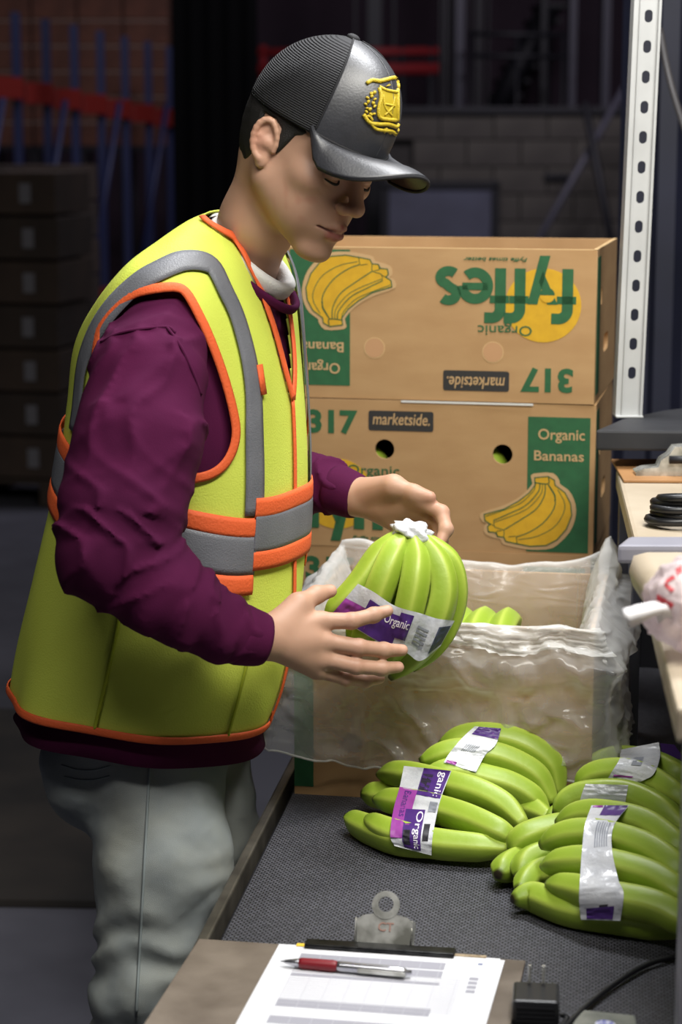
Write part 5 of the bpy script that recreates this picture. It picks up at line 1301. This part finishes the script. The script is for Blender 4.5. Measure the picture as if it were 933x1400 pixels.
# ---------------- hair, lashes, brows
M_hair = mat('black_hair', '14110f', .6, bump=.6, bscale=900)
def hair_fn(p):
    q = (p - HC) @ HM; qa = q.copy(); qa[:, 1] = np.abs(qa[:, 1])
    d = smin(ell(q, (-.006, 0, .045), (.0925, .0775, .084)), ell(q, (-.022, 0, .0), (.0685, .0665, .071)), .03)
    d = smin(d, ell(q, (.030, 0, -.015), (.0615, .0625, .08)), .03) - .0012 + .0012 * wnoise(p, 300, 8, 8)
    side = ell(qa, (.022, .066, .044), (.028, .03, .017)); burn = cone(qa, (.022, .07, .034), (.0140, .072, -.006), .013, .0015)
    back = ell(qa, (-.07, .03, .015), (.062, .075, .062))
    top = -(q[:, 2] - .036)
    reg = np.minimum(np.minimum(side, burn), np.minimum(back, top)); reg = smax(reg, -ell(qa, EAR_C + np.array((.002, .01, 0)), (.015, .03, .03)), .004)
    return smax(d, reg, .003)
v, q = sdf_mesh(hair_fn, HC - .15, HC + .17, .0026); link('hair', mesh_np(v, q), M_hair, person, False, True)
for s in (1, -1):
    pts = [hw_((.0845, s * .0185, -.0050)), hw_((.0905, s * .027, -.0082)), hw_((.0905, s * .036, -.0086)), hw_((.0835, s * .0465, -.0062))]
    v, f = tube_vf(smooth_pts(pts, 14), [.0008, .0012, .0015, .0017, .0018, .0018, .0018, .0018, .0018, .0017, .0016, .0014, .0012, .0008], 8); link('eyelashes', mesh(v, f), M_hair, person, False, True)
    pts = [hw_((.0955, s * .012, .027)), hw_((.0935, s * .026, .0315)), hw_((.083, s * .044, .0295)), hw_((.074, s * .053, .024))]
    v, f = tube_vf(smooth_pts(pts, 14), np.array([.002, .003, .0034, .0036, .0036, .0035, .0034, .0033, .0032, .003, .0027, .0022, .0017, .001]), 8); link('eyebrow', mesh(v, f), M_hair, person, False, True)
# ---------------- cap
CP = R(2)   # cap tilt relative to the head
CM_ = Matrix(((HF[0], HL[0], HU[0]), (HF[1], HL[1], HU[1]), (HF[2], HL[2], HU[2]))) @ Matrix.Rotation(CP, 3, 'Y')
CO = hw_((.000, 0, .044))
def cw_(q): return CO + N3(CM_ @ Vector(q))
CA_F, CA_B, CB_, CH_ = .108, .101, .0835, .116
def crown(th, ph):
    c = max(math.cos(ph), 0) ** (.80 if math.cos(th) > 0 else .80 + .5 * abs(math.cos(th))); A = CA_F if math.cos(th) > 0 else CA_B
    x = A * math.cos(th) * c; y = CB_ * math.sin(th) * c; z = CH_ * math.sin(ph) ** .92
    fr_ = max(0, math.cos(th)) ** 2; x += .010 * fr_ * math.sin(ph * 2) ; z -= .006 * fr_ * (1 - math.sin(ph))
    return (x, y, z)
M_capb = mat('cap_mesh_fabric', '16161a', .8); M_capf = mat('cap_leather', '2a2b31', .48, col2='24252a', nscale=60, bump=.12, bscale=350, spec=1.0)
nt = M_capb.node_tree; at_ = nt.nodes.new('ShaderNodeAttribute'); at_.attribute_name = 'row'; bp_ = nt.nodes.new('ShaderNodeBump'); bp_.inputs['Strength'].default_value = 1; bp_.inputs['Distance'].default_value = .0008
sn = nt.nodes.new('ShaderNodeMath'); sn.operation = 'SINE'; nt.links.new(at_.outputs['Fac'], sn.inputs[0]); nt.links.new(sn.outputs[0], bp_.inputs['Height']); nt.links.new(bp_.outputs[0], nt.nodes['Principled BSDF'].inputs['Normal'])
def crown_part(name, t0, t1, m, par, grow=0.):
    nt_, np_ = 60, 40; V, F, rowv = [], [], []
    for j in range(np_):
        ph = (math.pi / 2) * j / (np_ - 1)
        for i in range(nt_ + 1):
            q = Vector(crown(t0 + (t1 - t0) * i / nt_, ph)); q += q.normalized() * grow; V.append(cw_(q)); rowv.append(q.z / .0028 * 2 * math.pi)
    w = nt_ + 1; F = [(j * w + i, j * w + i + 1, (j + 1) * w + i + 1, (j + 1) * w + i) for j in range(np_ - 1) for i in range(nt_)]
    me = mesh(V, F); o = link(name, me, m, par, False, True)
    if len(me.vertices) == len(rowv): at = me.attributes.new('row', 'FLOAT', 'POINT'); at.data.foreach_set('value', rowv)
    s_ = o.modifiers.new('thickness', 'SOLIDIFY'); s_.thickness = .002; s_.offset = -1
    return o
cap = crown_part('cap', R(56), R(304), M_capb, person); cap['label'] = 'black trucker cap with glossy front panel and gold crest'
front = crown_part('front_panel', R(-57), R(57), M_capf, cap, .0012)
for s in (1, -1): tube('seam_piping', [cw_(Vector(crown(s * R(57), math.pi / 2 * k / 20)) * 1.015) for k in range(20)], .0012, M_capb, cap, 6)
tube('seam_piping', [cw_(Vector(crown(0, math.pi / 2 * k / 20)) * 1.012) for k in range(20)], .0007, M_capf, cap, 6)
tube('band_piping', [cw_(Vector(crown(R(-58 + 116 * k / 30), .02)) * 1.012) for k in range(31)], .0022, M_capb, cap, 8)
bm = bmesh.new(); bmesh.ops.create_uvsphere(bm, u_segments=16, v_segments=8, radius=1)
for v in bm.verts: v.co = Vector(cw_((v.co.x * .009, v.co.y * .009, CH_ + .001 + v.co.z * .005)))
link('top_button', bm_mesh(bm), M_capb, cap, False, True)
ns_, nt2 = 48, 20; V, F = [], []
for j in range(nt2 + 1):
    t = j / nt2
    for i in range(ns_ + 1):
        s = -1 + 2 * i / ns_; r0 = Vector(crown(s * R(60), 0.0)); re = Vector(crown(R(60), 0.0)); r0.z -= .001
        a = s * R(90); ca_ = max(math.cos(a), 0) ** .62; ro = Vector((re.x + (.186 - re.x) * ca_, re.y * math.sin(a) * (1 + .10 * ca_), 0))
        q = r0 * (1 - t) + ro * t; q.z = r0.z * (1 - t) + .010 * math.sin(t * 2.2) * 1 - .004 * t + .03 * t * max(q.x - re.x, 0) + .004 * t - .040 * (q.y / .075) ** 2 * t * min(1, (q.x - re.x) / .03 if q.x > re.x else 0) - .004 * t * t
        V.append(cw_(q))
w = ns_ + 1; F = [(j * w + i, j * w + i + 1, (j + 1) * w + i + 1, (j + 1) * w + i) for j in range(nt2) for i in range(ns_)]
brim = link('brim', mesh(V, F), M_capf, cap, False, True); s_ = brim.modifiers.new('thickness', 'SOLIDIFY'); s_.thickness = .003; s_.offset = -1
edge = [V[nt2 * w + i] for i in range(w)]; tube('brim_edge', edge, .0022, M_capb, cap, 8)
# gold crest on the front panel, raised embroidery
M_gold = mat('gold_thread', 'ccb52c', .5, col2='bfa522', nscale=300, bump=.6, bscale=600)
bvF = BVHTree.FromPolygons([v.co + person.location for v in front.data.vertices], [tuple(p.vertices) for p in front.data.polygons])
def em(x, y, up=.0015):
    d = ray(300 + x / 2.916, 30 + y / 2.916).normalized(); h = bvF.ray_cast(CAM, d)
    if h[0] is None:
        h = bvF.find_nearest(P(300 + x / 2.916, 30 + y / 2.916, 2.70)); 
    return h[0] - d * up
for L_, r in (([(588, 245), (610, 232), (640, 236), (665, 230), (700, 222), (712, 235), (714, 262)], .0026), ([(638, 262), (646, 300), (636, 345), (640, 380), (668, 388), (706, 392)], .0024),
              ([(640, 258), (670, 272), (710, 280)], .002), ([(712, 268), (713, 330), (712, 395)], .0024), ([(576, 368), (588, 388), (606, 404), (640, 408), (676, 408), (706, 418), (714, 408)], .0026),
              ([(606, 404), (622, 425), (650, 432), (690, 436), (710, 452), (713, 430)], .0022), ([(654, 290), (662, 340), (690, 375)], .0014), ([(700, 300), (690, 340), (660, 372)], .0014), ([(655, 325), (700, 335)], .0014),
              ([(578, 378), (600, 376), (612, 392)], .0016), ([(650, 430), (660, 442)], .0012), ([(670, 434), (684, 446)], .0012)):
    tube('crest_embroidery', [em(*q) for q in smooth_pts(L_, 16)], r, M_gold, cap, 8)
pl_ = [(644, 270), (708, 284), (708, 388), (650, 380), (642, 340), (650, 300)]
V = []; ring_ = smooth_pts(pl_ + [pl_[0]], 25)[:-1]
for k in range(6): V += [em(*(np.array((680, 330)) + (np.array(q) - np.array((680, 330))) * k / 5), .0012) for q in ring_]
link('crest_shield', mesh(V, [(k * 24 + i, k * 24 + (i + 1) % 24, (k + 1) * 24 + (i + 1) % 24, (k + 1) * 24 + i) for k in range(5) for i in range(24)]), mat('gold_field', 'b09a22', .55), cap, False, True)
for i, (x, y) in enumerate([(602, 290), (590, 306), (612, 300), (598, 322), (582, 332), (610, 328), (590, 348), (606, 352), (622, 340), (584, 362), (600, 372), (618, 370), (624, 285), (622, 312)]):
    c = em(x, y, .001); d2 = em(x + 10 * math.cos(i * 1.3), y - 8, .001); tube('crest_leaf', [c, (Vector(c) + Vector(d2)) / 2, d2], [.0018, .0030, .0012], M_gold, cap, 6)
# ---------------- jeans and shoes
M_jean = mat('pale_denim', '9a9d95', .85, col2='878f92', nscale=7, bump=.35, bscale=1400, detail=9)
PEL = N3(P(212, 985, YT))
def jeans_fn(p):
    Mx = np.stack([fb, rb, zz], 1)
    d = ell(p, PEL + zz * .01 - fb * .012, (.120, .150, .15), Mx)
    for s, A in zip((1, -1), LEGS):
        q = chain(p, A, [.086, .088, .074, .076, .085], .03); d = smin(d, q, .035)
    d = smin(d, ell(p, PEL - fb * .072 + rb * .07 - zz * .05, (.06, .075, .09), Mx), .03); d = smin(d, ell(p, PEL - fb * .072 - rb * .07 - zz * .05, (.06, .075, .09), Mx), .03)
    w = wnoise(p, 13, 21, 6); w2 = wnoise(p, 40, 22, 6); w3 = wnoise(p, 120, 23, 6); kn = LEGS[0][2][2]; knee = np.exp(-((p[:, 2] - kn - .02) / .08) ** 2); hip = np.clip((p[:, 2] - kn - .25) / .1, 0, 1)
    X = p @ fb; Z = p[:, 2]; rd = lambda x: (1 - np.abs(np.sin(np.pi * x))) ** 2 - .25
    sm_ = lambda x: np.sin(2 * np.pi * x)
    d = d - .006 * w - (.0016 + .0022 * hip) * sm_((Z + .8 * X) / .10 + .9 * w + .2 * w2) - (.0008 + .0045 * knee) * sm_((Z - .4 * X) / .055 + .7 * w2 + .5 * w) - .0018 * w2 - .0016 * w3 - .0008 * wnoise(p * np.array((1, 1, 1.8)), 220, 24, 6)
    d = np.maximum(d, -(p[:, 2] - .075)); return np.maximum(d, (p[:, 2] - (PEL[2] + .07)))
allA = np.array([q for A in LEGS for q in A] + [PEL]); v, q = sdf_mesh(jeans_fn, np.array([*(allA.min(0)[:2] - .22), .05]), allA.max(0) + .16, .0055)
jeans = link('jeans', mesh_np(v, q), M_jean, person, False, True); jeans['label'] = 'pale washed denim jeans'
M_st = mat('denim_seam', '868f90', .85)
bj = BVHTree.FromPolygons([Vector(a) for a in v], [tuple(a) for a in q])
sp = []
for px, py in [(205 - 19 * k / 30, 1045 + 345 * k / 30) for k in range(31)]:
    d_ = ray(px, py).normalized(); h = bj.ray_cast(CAM, d_)
    if h[0] is not None: sp.append(h[0] - d_ * .0008)
if len(sp) > 2: tube('side_seam', sp, 0.0020, M_st, jeans, 6)
for L_ in ([(84, 1046), (104, 1052), (128, 1053), (152, 1047)], [(88, 1062), (108, 1066), (130, 1066), (150, 1061)]):
    q_ = []
    for w_ in smooth_pts(L_, 12):
        d_ = ray(*w_).normalized(); h = bj.ray_cast(CAM, d_)
        if h[0] is not None: q_.append(h[0] - d_ * .0004)
    if len(q_) > 3: tube('pocket_stitching', q_, .0013, M_st, jeans, 6)
M_shoe = mat('dark_shoe', '1f1f22', .6)
for A in LEGS:
    an = A[-1]; heel = np.array((an[0], an[1], .045)) - fb * .045; toe = np.array((an[0], an[1], .038)) + fb * .20
    def shoe_fn(p, heel=heel, toe=toe, an=an): d = smin(cone(p, heel, toe, .043, .036), cone(p, np.array((an[0], an[1], .05)), np.array((an[0], an[1], .12)), .05, .048), .04); return np.maximum(d, -(p[:, 2] - .002))
    v, q = sdf_mesh(shoe_fn, np.minimum(heel, toe) - .08, np.maximum(heel, toe) + np.array((.08, .08, .15)), .006); link('shoe', mesh_np(v, q), M_shoe, person, False, True)
